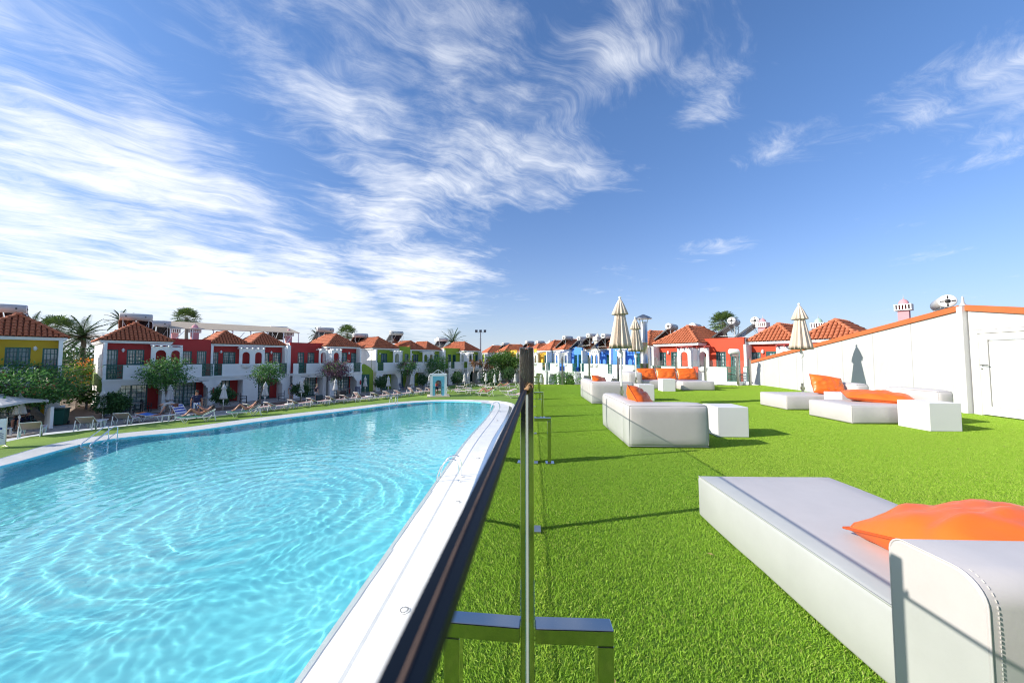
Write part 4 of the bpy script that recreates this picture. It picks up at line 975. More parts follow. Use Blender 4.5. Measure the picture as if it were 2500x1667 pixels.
# shed ---------------------------------------------------------------------------
SHEDW = M('white_ribbed_panel', (.58, .58, .575), .5, var=.05, vscale=.8)
TRIMO = M('orange_trim', (.60, .15, .045), .55, var=.10, vscale=3)
t = thing('shed', 'white panel shed with orange roof edge and white door at the side of the turf', 'shed', (0, 0, TZ))
pA, pB = Vector((9.97, 16.2, 0)), Vector((8.965, 7.66, 0)); wdv = (pA - pB).normalized(); wl = (pA - pB).length; wnr = Vector((wdv.y, -wdv.x, 0))
zt = lambda s: 2.10 - (2.10 - .90) * s / wl
nP = 8
for i in range(nP):                                       # upright wall panels with joints
    s0, s1 = wl * i / nP + .005, wl * (i + 1) / nP - .005; m = MB(); V = []
    for s_, z in ((s0, 0), (s1, 0), (s1, zt(s1)), (s0, zt(s0))):
        p = pB + wdv * s_; V.append((p.x, p.y, z)); q = p + wnr * .06; V.append((q.x, q.y, z))
    m.add(V, [(0, 2, 4, 6), (7, 5, 3, 1), (0, 1, 3, 2), (2, 3, 5, 4), (4, 5, 7, 6), (6, 7, 1, 0)])
    nr_ = int((s1 - s0) / .035)
    for j in range(nr_):
        s_ = s0 + (s1 - s0) * (j + .5) / nr_; p = pB + wdv * s_ - wnr * .0012; m.bar((p.x, p.y, .01), (p.x, p.y, zt(s_) - .05), .006, .004, up=(wdv.x, wdv.y, 0))
    m.build('wall_panel', SHEDW, t)
def trim_bar(mb, s0, s1, za, zb, w, h, out=.02):
    a = pB + wdv * s0 - wnr * out; b = pB + wdv * s1 - wnr * out; mb.bar((a.x, a.y, za), (b.x, b.y, zb), w, h)
m = MB(); trim_bar(m, -.02, wl + .05, zt(0) + .045, zt(wl) + .045, .05, .115, .012); m.build('roof_edge', TRIMO, t)
qv = Vector((8.99, 7.56, 0)); qe = Vector((8.62, 3.2, 0)); qd = (qe - qv).normalized(); ql = (qe - qv).length; qn = Vector((-qd.y, qd.x, 0))
if qn.x < 0: qn = -qn
Mq = Matrix(((qd.x, qn.x, 0, qv.x), (qd.y, qn.y, 0, qv.y), (0, 0, 1, 0), (0, 0, 0, 1)))
def qbox(mb, s0, s1, d0, d1, z0, z1): return mb.box(s0, s1, d0, d1, z0, z1, Mq)
zq = lambda s: 2.10 - .20 * s
m = MB(); m.add([Mq @ Vector(p) for p in ((0.02, 0, 1.675), (ql, 0, 1.675), (ql, 0, zq(ql)), (.02, 0, zq(.02)), (.02, .06, 1.675), (ql, .06, 1.675), (ql, .06, zq(ql)), (.02, .06, zq(.02)))], [(3, 2, 1, 0), (4, 5, 6, 7), (0, 1, 5, 4), (2, 3, 7, 6)]); m.build('gable_panel', SHEDW, t)
m = MB(); qbox(m, .02, .11, .002, .06, 0, 1.67); qbox(m, 1.45, ql, .002, .06, 0, 1.67); m.build('wall_panel', SHEDW, t)
m = MB(); m.bar(Mq @ Vector((-.02, -.012, zq(0) + .045)), Mq @ Vector((ql, -.012, zq(ql) + .045)), .05, .115); m.build('roof_edge', TRIMO, t)
m = MB(); m.bar((8.955, 7.61, 0), (8.955, 7.61, 2.17), .11, .10, up=(0, 1, 0)); m.build('corner_post', SHEDW, t)
m = MB(); m.lathe([(.06, 2.18), (.05, 2.20), (.025, 2.26), (.02, 2.34), (.012, 2.38), (0, 2.39)], 10, (8.97, 7.6, 0)); m.build('finial', TANKM, t)
m = MB(); V = []                                           # roof sheets
for p in (pB, pA): V += [(p.x, p.y, (2.12 if p is pB else .92)), (p.x + 4, p.y + .3, (2.12 if p is pB else .92))]
V += [tuple(Mq @ Vector((ql, 0, zq(ql) + .02))), tuple(Mq @ Vector((ql, 4, zq(ql) + .02)))]
m.add(V, [(0, 1, 3, 2), (4, 5, 1, 0)]); m.build('roof_sheet', M('orange_roof_sheet', (.42, .09, .03), .6, var=.1), t)
d = MB(); qbox(d, .13, .185, -.035, .05, 0, 1.66); qbox(d, 1.38, 1.44, -.035, .05, 0, 1.66); qbox(d, .186, 1.379, -.035, .05, 1.60, 1.66); fr = d.build('door_frame', PLASTIC, t, bevel=.004)
d = MB(); qbox(d, .195, .33, -.02, .03, .02, 1.59); qbox(d, 1.24, 1.37, -.02, .03, .02, 1.59); qbox(d, .3305, 1.2395, -.02, .03, 1.47, 1.59); qbox(d, .3305, 1.2395, -.02, .03, .02, .17); door = d.build('door', PLASTIC, t, bevel=.003)
d = MB(); qbox(d, .338, 1.232, -.004, .02, .178, 1.462); d.build('door_panel', PLASTIC, door)
d = MB(); qbox(d, .338, .343, -.0175, -.0045, .19, 1.455); qbox(d, .343, 1.20, -.0175, -.0045, 1.452, 1.457); d.build('panel_groove', M('grey_groove', (.22, .22, .22), .7), door)
d = MB(); d.tube([Mq @ Vector((.245, -.02, .985)), Mq @ Vector((.245, -.07, .985)), Mq @ Vector((.38, -.072, .98))], .010, 8); d.lathe([(0, -.01), (.014, -.01), (.014, .01)], 8, tuple(Mq @ Vector((.235, -.03, .91))), 'X'); d.build('handle', STEELD, door)
# flue, lamp -----------------------------------------------------------------------
t = thing('flue', 'stainless steel flue with conical cap behind the closed parasol', 'chimney flue', (4.86, 14.82, TZ))
m = MB(); m.lathe([(.155, 0), (.155, .9), (.162, .905), (.162, .93), (.155, .935), (.155, 1.75), (.162, 1.755), (.162, 1.78), (.155, 1.785), (.155, 2.62)], 24); m.build('pipe', STEELD, t)
m = MB(); m.lathe([(.345, 2.74), (.33, 2.78), (.19, 2.86), (.04, 2.93), (0, 2.94)], 24); m.lathe([(.0, 2.75), (.345, 2.74)], 24); m.build('cap', STEELD, t)
for a in (0, 2.1, 4.2): MB().bar((.15 * math.cos(a), .15 * math.sin(a), 2.55), (.20 * math.cos(a), .20 * math.sin(a), 2.76), .02).build('cap_strut', STEELD, t)
m = MB()
for z in (.55, .62): m.tube([(-.55, -.26, z), (.45, -.26, z)], .016, 6)
for x in (-.5, -.25, .35, .42): m.tube([(x, -.26, 0), (x, -.26, 1.15 if x > 0 else .66)], .022, 6)
m.build('rail_frame', STEELD, t)
t = thing('floodlight', 'white cylindrical floodlight on a steel post by the far fence', 'floodlight', (8.75, 15.15, TZ))
m = MB(); m.tube([(.06, 0, 0), (.03, 0, 1.22)], .05, 10); m.lathe([(0, .02), (.12, .015), (.12, 0)], 12, (.06, 0, 0)); m.build('post', STEELD, t)
m = MB(); m.lathe([(0, -.22), (.08, -.22), (.115, -.19), (.115, .13), (.10, .16), (0, .16)], 16, (-.06, 0, 1.40), 'X'); m.build('lamp_body', PLASTIC, t); m = MB(); m.box(-.2, .05, -.09, .09, 1.19, 1.30); m.tube([(-.05, 0, 1.24), (.03, 0, 1.1)], .03, 6); m.build('bracket', STEELD, t)

# unseen building behind the camera, added for the polished posts to mirror
t = thing('mirrored_building', 'unseen brown building with dark doors, added behind the camera for the steel posts to mirror', 'building', (0, -4.2, 0))
m = MB(); m.box(-2, 8, -3, 0, 0, TZ + 2.6); m.build('house_wall', M('brown_render', (.20, .135, .105), .8, var=.7, vscale=1.2), t)
for x in (-1.6, .2, 2.4, 5): m = MB().box(x, x + 1.3, .001, .05, TZ + .05, TZ + 2.0); m.build('glass_door', DARK, t)
m = MB().box(-2.2, 8.2, -3.2, .5, TZ + 2.601, TZ + 2.75); m.build('roof', TERRA2, t)

lf = MB(); rnd = random.Random(77)
for i in range(46):
    x, y = rnd.uniform(-.2, 8.5), rnd.uniform(1.0, 13); a = rnd.random() * 6.28; s_ = rnd.uniform(.012, .03); z = TZ + .012; dx, dy = math.cos(a) * s_, math.sin(a) * s_
    lf.add([(x - dx, y - dy, z), (x - dy * .3, y + dx * .3, z + .006), (x + dx, y + dy, z + .002), (x + dy * .3, y - dx * .3, z + .004)], [(0, 1, 2, 3)])
tag(lf.build('fallen_leaves', M('dry_leaf_litter', (.30, .20, .09), .9, var=.4)), kind='stuff')
# ------------------------------------------------------------------ poolside: loungers, parasols, ladders, shower
def lounger(back=32, sling=SLING):
    """sun lounger, head at x = 0, foot at x = 1.9: white tube frame on V legs, stretched sling"""
    t = thing('sun_lounger', '', 'sun lounger'); zs = .36; xb = .68; a = R(back); bx_, bz = xb - xb * math.cos(a), zs + xb * math.sin(a)
    f = MB()
    for y in (-.33, .33):
        f.tube([(xb - .05, y, zs - .02), (1.05, y, zs - .045), (1.55, y, zs - .03), (1.92, y, zs + .01)], .024, 6); f.tube([(xb, y, zs), (bx_, y, bz)], .018, 6)
    f.tube([(1.92, -.33, zs + .01), (1.92, .33, zs + .01)], .020, 6); f.tube([(bx_, -.33, bz), (bx_, .33, bz)], .018, 6); f.build('frame', PLASTIC, t)
    for y in (-.335, .335):
        for x in (.50, 1.50):
            l_ = MB(); l_.tube([(x - .26 if x < 1 else x - .17, y, zs - .03), (x - .03, y, .02), (x + .03, y, .02), (x + .20, y, zs - .03)], [.026, .024, .024, .022], 6); l_.build('leg', PLASTIC, t)
        l_ = MB(); l_.tube([(bx_ * .5 + .1, y, bz * .6 + .14), (.10, y, zs - .06), (.04, y, .02)], .022, 6); l_.build('leg', PLASTIC, t)
    n = 8; V = []
    for i in range(n + 1):
        x = xb + .02 + (1.88 - xb) * i / n
        for j in range(5): y = -.31 + .155 * j; V.append((x, y, zs - .012 * (1 - (y / .31) ** 2) - .012 * math.sin(math.pi * i / n) + .02 * (i / n) ** 3))
    F = [(i * 5 + j, (i + 1) * 5 + j, (i + 1) * 5 + j + 1, i * 5 + j + 1) for i in range(n) for j in range(4)]
    m = MB().add(V, F, True); o = m.build('seat_sling', sling, t); sd_ = o.modifiers.new('thick', 'SOLIDIFY'); sd_.thickness = .012
    V = []
    for i in range(6):
        d = xb * (1 - i / 5)
        for j in range(5): y = -.31 + .155 * j; s_ = .012 * (1 - (y / .31) ** 2); V.append((xb - d * math.cos(a) + s_ * math.sin(a), y, zs + d * math.sin(a) - s_ * math.cos(a) + .002))
    F = [(i * 5 + j, (i + 1) * 5 + j, (i + 1) * 5 + j + 1, i * 5 + j + 1) for i in range(5) for j in range(4)]
    m = MB().add(V, F, True); o = m.build('back_sling', sling, t); sd_ = o.modifiers.new('thick', 'SOLIDIFY'); sd_.thickness = .012
    return t
LG = 'sun loungers around the pool'
PROT = {k_: lounger(k_) for k_ in (14, 30, 36, 50)}
GSL = M('green_sling', (.02, .16, .10), .7, var=.08); PROT['g'] = lounger(30, GSL)
used = set()
def place_lounger(kind, x, y, rz, label, z=0.0):
    pr = PROT[kind]; o = pr if kind not in used else copy_tree(pr); used.add(kind)
    o.location = (x, y, z); o.rotation_euler = (0, 0, R(rz)); o['label'] = label; o['group'] = LG; return o
def lc(kind, cx, cy, rz, label):      # by its middle
    return place_lounger(kind, cx - .95 * math.cos(R(rz)), cy - .95 * math.sin(R(rz)), rz, label)
place_lounger(36, -24.75, 17.0, 138, 'taupe lounger beside the white side table and the open parasol')
place_lounger(36, -24.1, 18.65, 122, 'taupe lounger this side of the parasol by the round bush')
place_lounger(36, -23.7, 20.05, 118, 'taupe lounger just past the parasol by the round bush')
lc(14, -23.6, 22.0, 8, 'lounger with a blue and orange towel that a person bends over')
lc(50, -22.4, 22.75, -12, 'lounger with raised back under a blue and white striped towel')
lc('g', -20.6, 21.75, 221, 'green lounger with a woman reading on it')
lc('g', -19.35, 24.0, 223, 'green lounger with a sunbather leaning on a dark towel')
lc(30, -19.9, 25.9, 64, 'taupe lounger half hidden behind the second sunbather')
lc(30, -19.1, 26.9, 64, 'empty taupe lounger before the bougainvillea with bent trunk')
lc(30, -18.4, 28.55, 64, 'empty taupe lounger in front of the woman in the flowered dress')
lc(30, -17.6, 29.75, 64, 'empty taupe lounger in front of the big suitcase')
lc(30, -16.75, 31.1, 64, 'empty taupe lounger by the white pillar and dark luggage')
lc(30, -16.1, 32.3, 62, 'taupe lounger next to the one with the steep back, red house end')
lc(50, -15.3, 32.9, 62, 'taupe lounger with its back cranked up steep before the blue chair')
lc(30, -14.3, 34.6, 60, 'taupe lounger in front of the dark green gate')
lc(30, -13.6, 35.9, 58, 'taupe lounger before the first lime house bush, near side')
lc(30, -12.9, 37.0, 58, 'taupe lounger before the first lime house bush, far side')
lc(50, -12.0, 38.3, 52, 'taupe lounger with steep back behind the curved ladder rails')
lc(30, -11.3, 39.6, 50, 'taupe lounger behind the curved ladder rails, low back')
lc(30, -10.6, 40.6, 48, 'taupe lounger just before the blue shower')
for x, y, rz, kd, lb in ((-8.6, 41.8, 40, 30, 'lounger seen through the open side of the blue shower'), (-7.6, 43.4, 30, 30, 'lounger just past the blue shower'), (-7.0, 40.2, 172, 14, 'lounger on the lawn, first past the shower and close to the pool'),
        (-5.9, 41.0, 176, 14, 'lounger on the lawn directly behind the sunbathing couple'), (-8.2, 47.0, 150, 30, 'lounger by the cream parasol before the lime end house'), (-7.0, 50.4, 35, 30, 'lounger under the bare trunk of the last lime house'),
        (-9.6, 54.0, 60, 30, 'lounger tucked against the wall of the last lime house'), (-5.5, 48.6, 160, 30, 'lounger between the two parasols before the round tree'), (-4.4, 46.0, 165, 14, 'lounger behind the couple, beside the short parasol'),
        (-2.0, 40.6, 200, 14, 'lounger nearest the steel post, small table at its side'), (-1.1, 36.2, 205, 14, 'lounger right beside the steel post, lowest in the picture there'), (-1.7, 47.4, 175, 30, 'lounger under the last parasol beside the steel post')):
    lc(kd, x, y, rz, lb)
c1_ = lc(30, -4.35, 38.0, 186, 'lounger with the sunbathing couple in the middle of the lawn'); c2_ = lc(30, -3.0, 46.9, 190, 'lounger with a single sunbather under the parasol before the round tree')
# towels
def towel(name, label, pts, w, mat, loc, rz):
    m = MB(); V = []; n = len(pts)
    for i, (x, z) in enumerate(pts):
        for j in range(6): V.append((x, -w / 2 + w * j / 5, z + .008 * math.sin(j * 2.3 + i)))
    m.add(V, [(i * 6 + j, (i + 1) * 6 + j, (i + 1) * 6 + j + 1, i * 6 + j + 1) for i in range(n - 1) for j in range(5)], True)
    o = m.build(name, mat); o.location = loc; o.rotation_euler = (0, 0, R(rz)); sd_ = o.modifiers.new('thick', 'SOLIDIFY'); sd_.thickness = .012; tag(o, label, 'towel'); return o
def stripes(name, cols, scale, axis=0, thr=(.0, .5)):
    m = bpy.data.materials.new(name); m.use_nodes = True; k = NT(m.node_tree); b = m.node_tree.nodes['Principled BSDF']; b.inputs['Roughness'].default_value = .9
    s_ = k.new('ShaderNodeSeparateXYZ'); k.l.new(k.new('ShaderNodeTexCoord').outputs['Object'], s_.inputs[0])
    f = k.m('FRACT', k.m('MULTIPLY', s_.outputs[axis], scale)); k.l.new(k.ramp(f, [(p, c) for p, c in zip(thr, cols)], 'CONSTANT'), b.inputs['Base Color']); return m
def lp(cx, cy, rz): return (cx - .95 * math.cos(R(rz)), cy - .95 * math.sin(R(rz)), 0)
a = R(50); towel('towel', 'blue and white striped towel over the raised lounger back', [(.68 - d * math.cos(a) , .385 + d * math.sin(a)) for d in (.72, .5, .25, .02)] + [(.78, .385), (1.0, .375)], .60, stripes('blue_white_stripes', [(.03, .06, .42), (.78, .79, .80)], 7.5), lp(-22.4, 22.75, -12), -12)
a = R(14); towel('towel', 'blue towel with orange edge spread on the lounger by the bending person', [(.68 - d * math.cos(a), .388 + d * math.sin(a)) for d in (.66, .4, .1)] + [(.8, .388), (1.05, .38)], .62, stripes('blue_orange_towel', [(.75, .22, .03), (.05, .17, .55), (.30, .40, .62), (.62, .16, .04)], 1.0, 0, (0, .22, .7, .92)), lp(-23.6, 22.0, 8), 8)
a = R(30); towel('towel', 'dark patterned towel behind the second sunbather', [(.68 - d * math.cos(a), .392 + d * math.sin(a)) for d in (.70, .45, .2)], .56, stripes('dark_pattern', [(.05, .09, .08), (.40, .48, .44), (.04, .07, .06)], 6, 1, (0, .4, .6)), lp(-19.35, 24.0, 223), 223)
# side tables
def side_table(loc, rz, label):
    t = thing('side_table', label, 'side table', loc, R(rz), 'white poolside tables'); m = MB().box(-.25, .25, -.25, .25, .36, .41); m.build('table_top', PLASTIC, t, bevel=.015)
    for x in (-.21, .21):
        for y in (-.21, .21): MB().bar((x, y, 0), (x * .95, y * .95, .36), .055).build('leg', PLASTIC, t)
for x, y, rz, lb in ((-26.6, 17.25, 30, 'white side table next to the open parasol'), (-24.6, 19.75, 30, 'white side table between two loungers by the round bush'), (-22.6, 21.9, 0, 'white side table between the two towel loungers'), (-18.75, 27.75, 60, 'white side table between loungers before the woman in the flowered dress'),
        (-14.95, 33.6, 60, 'white side table before the dark green gate'), (-1.75, 39.3, 20, 'white side table on the lawn beside the steel post')): side_table((x, y, 0), rz, lb)
# parasols on the pool side
GREYSAIL = M('grey_parasol_canvas', (.60, .59, .58), .85, var=.05, vscale=3, bump=.15, bscale=30)
PP = parasol(2.02, sc=.93, mat=GREYSAIL, seed=11, low=.3)
first = True
for (px, py), lb in zip(((46, 1052), (250, 1031), (412, 1008), (544, 1003), (646, 993), (735, 983), (818, 976), (891, 964), (948, 963), (1005, 958), (1048, 956), (1134, 949), (1143, 944), (1168, 941), (1186, 947), (1202, 941), (1208, 952), (1221, 946), (1258.5, 950), (1412, 950), (1321, 952)),
        ('closed parasol in front of the yellow house', 'closed parasol in front of the round bush at the red house corner', 'closed parasol behind the bending person', 'closed parasol above the green loungers', 'closed parasol beside the bent bougainvillea trunk',
         'closed parasol beside the woman in the flowered dress', 'closed parasol in front of the purple bougainvillea', 'closed parasol at the dark green gate', 'closed parasol in front of the first lime house bush', 'closed parasol beside the slender pale trunk, lime house',
         'closed parasol close to the shower, on its near side', 'closed parasol against the wall of the last lime house', 'cream parasol with narrow folds before the last lime house', 'closed parasol in front of the dry bare trunk', 'closed parasol just past the dry bare trunk',
         'closed parasol right under the round tree, its top highest there', 'short closed parasol before the one under the round tree', 'closed parasol with spread hem at the brown bed', 'last closed parasol beside the steel post', 'far closed parasol beyond the turf edge by the blue house', 'far closed parasol peeping out past the steel post')):
    p = ground_point(px, py, 0); o = PP if first else copy_tree(PP); first = False
    o.location = (p.x, p.y, 0); o['label'] = lb; o['group'] = 'closed parasols around the pool'; o.rotation_euler = (R(random.uniform(-1, 1)), R(random.uniform(-1, 1)), random.random() * 6)
# open square parasol and its banner, at the picture edge
p = ground_point(-42, 1062, 0); t = thing('open_parasol', 'open square off-white parasol cut by the picture edge', 'parasol', (p.x + .2, p.y + .2, 0), R(20))
m = MB(); n = 6; hw = 1.25; zt_ = 2.05
V = [(0, 0, zt_)] + [(hw, hw, 1.62), (0, hw, 1.70), (-hw, hw, 1.62), (-hw, 0, 1.70), (-hw, -hw, 1.62), (0, -hw, 1.70), (hw, -hw, 1.62), (hw, 0, 1.70)]
m.add(V, [(0, i, i % 8 + 1) for i in range(1, 9)]); V2 = [V[i] for i in range(1, 9)] + [(x, y, z - .12) for x, y, z in V[1:]]; m.add(V2, [(i, (i + 1) % 8, 8 + (i + 1) % 8, 8 + i) for i in range(8)])
o = m.build('canopy', GREYSAIL, t); sd_ = o.modifiers.new('thick', 'SOLIDIFY'); sd_.thickness = .008
m = MB(); m.tube([(0, 0, 0), (0, 0, 2.08)], .025, 8); m.build('pole', PLASTIC, t); m = MB(); m.lathe([(0, .05), (.25, .045), (.26, 0)], 16); m.build('base', STEELD, t)
m = MB(); m.tube([(0, 0, 1.0), (.02, 0, 1.3)], .03, 8); m.box(-.2, .2, -.2, .2, zt_ - .02, zt_ + .02); m.build('cap_vent', GREYSAIL, t)
p0_, p1_ = ground_point(-25, 1097, 0), ground_point(13, 1091, 0); d_ = (p1_ - p0_); 
t = thing('banner', 'white banner stand with red and blue marks at the picture edge', 'banner', (p0_.x, p0_.y, 0), math.atan2(d_.y, d_.x)); L_ = d_.length
m = MB().box(0, L_, -.008, .008, .12, 1.28); m.build('sheet', PLASTIC, t)
for x in (0, L_): m = MB(); m.tube([(x, 0, .05), (x, 0, 1.33)], .018, 6); m.tube([(x, -.2, .02), (x, 0, .07), (x, .2, .02)], .016, 6); m.build('leg', STEELD, t)
INKB, INKR = M('navy_ink', (.02, .06, .22), .6), M('red_ink', (.55, .03, .03), .6)
for k_ in range(3):
    z = .42 + k_ * .09; m = MB(); pts = [(L_ - .48 + .1 * i, -.011, z + (.045 if i % 2 else 0)) for i in range(5)]
    for q, r_ in zip(pts[:-1], pts[1:]): m.bar(q, r_, .03, .004, up=(0, 1, 0))
    m.build('wave_mark', INKB, t)
for x, c in ((L_ - .46, INKB), (L_ - .33, INKR), (L_ - .22, INKB)): MB().box(x, x + .09, -.012, -.0085, .80, .90).build('letter_mark', c, t)
m = MB(); m.lathe([(0, -.0125), (.07, -.0125), (.07, -.0085)], 14, (L_ - .42, 0, 1.04), 'Y'); m.build('dot_mark', INKB, t)
# pool ladders
def rail_ladder(label, xy, rz, kind):
    t = thing('pool_ladder', label, 'pool ladder', (xy[0], xy[1], 0), R(rz), 'pool ladders')
    for y in (-.24, .24):
        m = MB()
        if kind == 0: pts = [(-.75, y, .01), (-.75, y, .55)] + [(-.75 + .1 * (1 - math.cos(a)) , y, .55 + .1 * math.sin(a)) for a in (.4, .8, 1.2, 1.57)] + [(-.52, y, .62), (.25, y, .05), (.32, y, -.05), (.32, y, -.9)]
        elif kind == 1: pts = [(.36 * math.cos(a) * -1 , y, .02 + .62 * math.sin(a)) for a in (math.pi * i / 12 for i in range(10))] + [(.34, y, .1), (.38, y, -.2), (.38, y, -.95)]
        else: pts = [(-.36, y, -.03), (-.36, y, .42)] + [(-.12 - .24 * math.cos(a), y, .42 + .24 * math.sin(a)) for a in (.35, .75, 1.2, 1.57)] + [(.05, y, .60), (.24, y, .40), (.36, y, .1), (.40, y, -.3), (.40, y, -1.0)]
        m.tube(pts, .022, 8); m.lathe([(0, .025), (.05, .02), (.055, 0)], 12, (pts[0][0], y, pts[0][2])); m.build('handrail', CHROME, t)
        if kind == 0: MB().tube([(-.75, y, .38), (-.2, y, .0), (.05, y, -.2)], .018, 8).build('lower_rail', CHROME, t)
    for z in (-.3, -.55, -.8): MB().box(.33, .45, -.24, .24, z, z + .03).build('step', CHROME, t)
p = ground_point(264, 1074, 0); rail_ladder('steel handrails sloping into the pool before the red houses', (p.x + .05, p.y - .62), -92, 0)
p = ground_point(912, 988, 0); rail_ladder('pair of curved chrome rails at the far bank of the pool', (-11.55, 30.95), -52, 1)
rail_ladder('chrome pool ladder on the wet coping beside the glass fence', (-2.55, 12.0), 180, 2)
rail_ladder('small chrome ladder at the far corner of the pool by the glass fence', (-2.35, 27.3), 184, 2)
# shower kiosk
sp = ground_point(1062, 969, 0); CY_, CYB = M('turquoise_tile', (.16, .52, .66), .4, var=.1), M('white_gloss_frame', (.80, .82, .82), .4)
t = thing('shower', 'turquoise and white open shower kiosk with arches and a gable frame on top', 'shower', (sp.x + .1, sp.y + 1.0, 0), R(15))
m = MB().box(-1.15, 1.15, -1.15, 1.15, 0, .10); m.build('base', M('shower_base', (.60, .52, .40), .7, var=.1), t); hw = .82
for rz in (0, 90, 180, 270):
    Mr = Matrix.Rotation(R(rz), 4, 'Z'); m = MB(); arched_panel(m, -.60, .60, .101, 2.15, [(-.33, .33, .101, 1.72)], -hw, -hw + .08); m.v = [tuple(Mr @ Vector(v_)) for v_ in m.v]; m.build('arch_panel', CY_, t)
    m = MB(); m.box(-hw - .03, -.601, -hw - .03, -.601, .101, 2.15, Mr); m.build('corner_post', CYB, t)
    m = MB(); m.box(-hw - .06, hw + .06, -hw - .06, -hw + .10, 2.151, 2.36, Mr); m.build('lintel', CYB, t)
    m = MB()
    for x in (-.46, .46): m.box(x - .1, x + .1, -hw - .004, -hw - .001, .85, .9, Mr); m.box(x - .1, x + .1, -hw - .004, -hw - .001, .98, 1.03, Mr)
    m.build('tile_band', M('deep_turquoise', (.03, .24, .38), .4), t)
for y in (-.7,):
    m = MB(); m.bar((-.7, y, 2.37), (-.05, y, 2.82), .045); m.bar((-.05, y, 2.82), (.6, y, 2.37), .045); m.bar((-.05, y, 2.37), (-.05, y, 2.79), .04); m.build('gable_frame', CYB, t)
m = MB(); m.tube([(.3, .45, .1), (.3, .45, 1.95), (.1, .3, 2.05)], .02, 8); m.lathe([(0, 0), (.09, -.03), (.09, -.04)], 10, (.1, .3, 2.05)); m.build('shower_head', CHROME, t)
# bin, wall, ramp and bed in the passage
p = ground_point(145, 1037, 0); t = thing('wheelie_bin', 'dark green wheelie bin beside the low white wall', 'bin', (p.x, p.y, 0), R(35)); BING = M('bin_green', (.012, .10, .065), .45)
m = MB(); P_ = [(-.24, -.28), (.24, -.28), (.24, .30), (-.24, .30)]; m.add([(x, y, .05) for x, y in P_] + [(x * 1.18, y * 1.15, .92) for x, y in P_], [(3, 2, 1, 0), (4, 5, 6, 7)] + [(i, (i + 1) % 4, 4 + (i + 1) % 4, 4 + i) for i in range(4)]); m.build('bin_body', BING, t, bevel=.02)
m = MB(); m.box(-.33, .33, -.38, .38, .93, .99); m.box(-.28, .28, .38, .45, .91, .97); m.build('lid', M('bin_lid', (.010, .06, .045), .4), t, bevel=.02)
for x in (-.25, .25): m = MB(); m.lathe([(0, -.03), (.1, -.03), (.1, .03), (0, .03)], 12, (x, .28, .1), 'X'); m.build('wheel', BLACKP, t)
q0, q1 = ground_point(112, 1037, 0), ground_point(125, 1046, 0); d_ = q1 - q0; L_ = d_.length
m = MB().prism([(0, 0), (L_, 0), (L_, 1.22), (L_ * .6, 1.12), (L_ * .2, .75), (0, .55)], -.06, .06, Matrix(((1, 0, 0, 0), (0, 0, -1, 0), (0, 1, 0, 0), (0, 0, 0, 1))))
o = m.build('low_wall', WHITE); o.location = q0; o.rotation_euler = (0, 0, math.atan2(d_.y, d_.x)); tag(o, 'low white wall with curved top beside the green wheelie bin and the pale trunk', 'wall')
q0, q1 = ground_point(127, 1030, 0), ground_point(158, 1023, 0); d_ = q1 - q0
m = MB().box(0, d_.length, 0, .12, 0, .92); o = m.build('low_wall', WHITE); o.location = q0; o.rotation_euler = (0, 0, math.atan2(d_.y, d_.x)); tag(o, 'low white wall behind the green wheelie bin', 'wall')
struct(MB().add([(-28.2, 20.3, .0), (-26.9, 21.4, .0), (-31.5, 26.6, .45), (-33.0, 25.2, .45), (-28.2, 20.3, -.05), (-26.9, 21.4, -.05)], [(0, 1, 2, 3)]), 'path', M('ochre_paving', (.34, .20, .12), .85, var=.2, bump=.3))
struct(MB().add([(-28.4, 22.9, .12), (-27.75, 22.2, .12), (-32.2, 27.4, .5), (-33, 26.8, .5)], [(0, 1, 2, 3)]), 'planting_bed_soil', M('dark_soil', (.09, .055, .035), .95, var=.4, vscale=8, bump=1, bscale=30))
# chairs, tables, luggage on the porches
def chair(loc, rz, label, mat=BLACKP):
    t = thing('porch_chair', label, 'chair', loc, R(rz), 'chairs on the porches'); m = MB().box(-.23, .23, -.23, .23, .42, .46); m.build('seat', mat, t); m = MB()
    for i in range(4): m.box(-.22, .22, .215, .235, .55 + .1 * i, .62 + .1 * i)
    m.build('backrest', mat, t)
    for x in (-.22, .22):
        MB().bar((x, -.22, 0), (x, -.22, .64), .035).build('leg', mat, t); MB().bar((x, .23, 0), (x, .23, .92), .035).build('leg', mat, t); MB().bar((x, -.24, .65), (x, .25, .65), .045, .025).build('armrest', mat, t)
def porch(s, o, z=0): q = walk(s, o); return (q[0], q[1], z)
BLUEC = M('navy_plastic', (.02, .04, .12), .5)
for s, o, rz, mt, lb in ((2.2, .45, 100, BLACKP, 'black porch chair at the first red house, beside its open door'), (1.3, .5, 20, BLACKP, 'black porch chair at the first red house, before the window'), (6.9, .1, 80, BLACKP, 'black porch chair behind the round bush, second porch'), (8.3, .1, 70, BLACKP, 'black porch chair on the middle red porch'),
        (11.3, .1, 250, BLACKP, 'black porch chair near the woman in the flowered dress'), (18.6, .8, 130, BLUEC, 'navy chair beside the last white pillar of the red row'), (24.6, .2, 30, BLUEC, 'navy chair on the lime porch behind the slender trunk'), (28.0, .5, 60, BLUEC, 'bright navy chair behind the bush before the shower')):
    chair(porch(s, o), 54.9 + rz, lb, mt)
def porch_table(loc, lb):
    t = thing('porch_table', lb, 'table', loc, R(54.9), 'tables on the porches'); MB().box(-.35, .35, -.35, .35, .70, .74).build('table_top', M('table_stone', (.30, .28, .27), .6), t)
    for x in (-.3, .3):
        for y in (-.3, .3): MB().bar((x, y, 0), (x, y, .7), .05).build('leg', M('pale_wood', (.45, .38, .30), .6), t)
porch_table(porch(1.75, .25), 'porch table at the first red house'); porch_table(porch(5.4, .2), 'porch table behind the standing man'); porch_table(porch(17.6, .35), 'porch table on the last red porch')
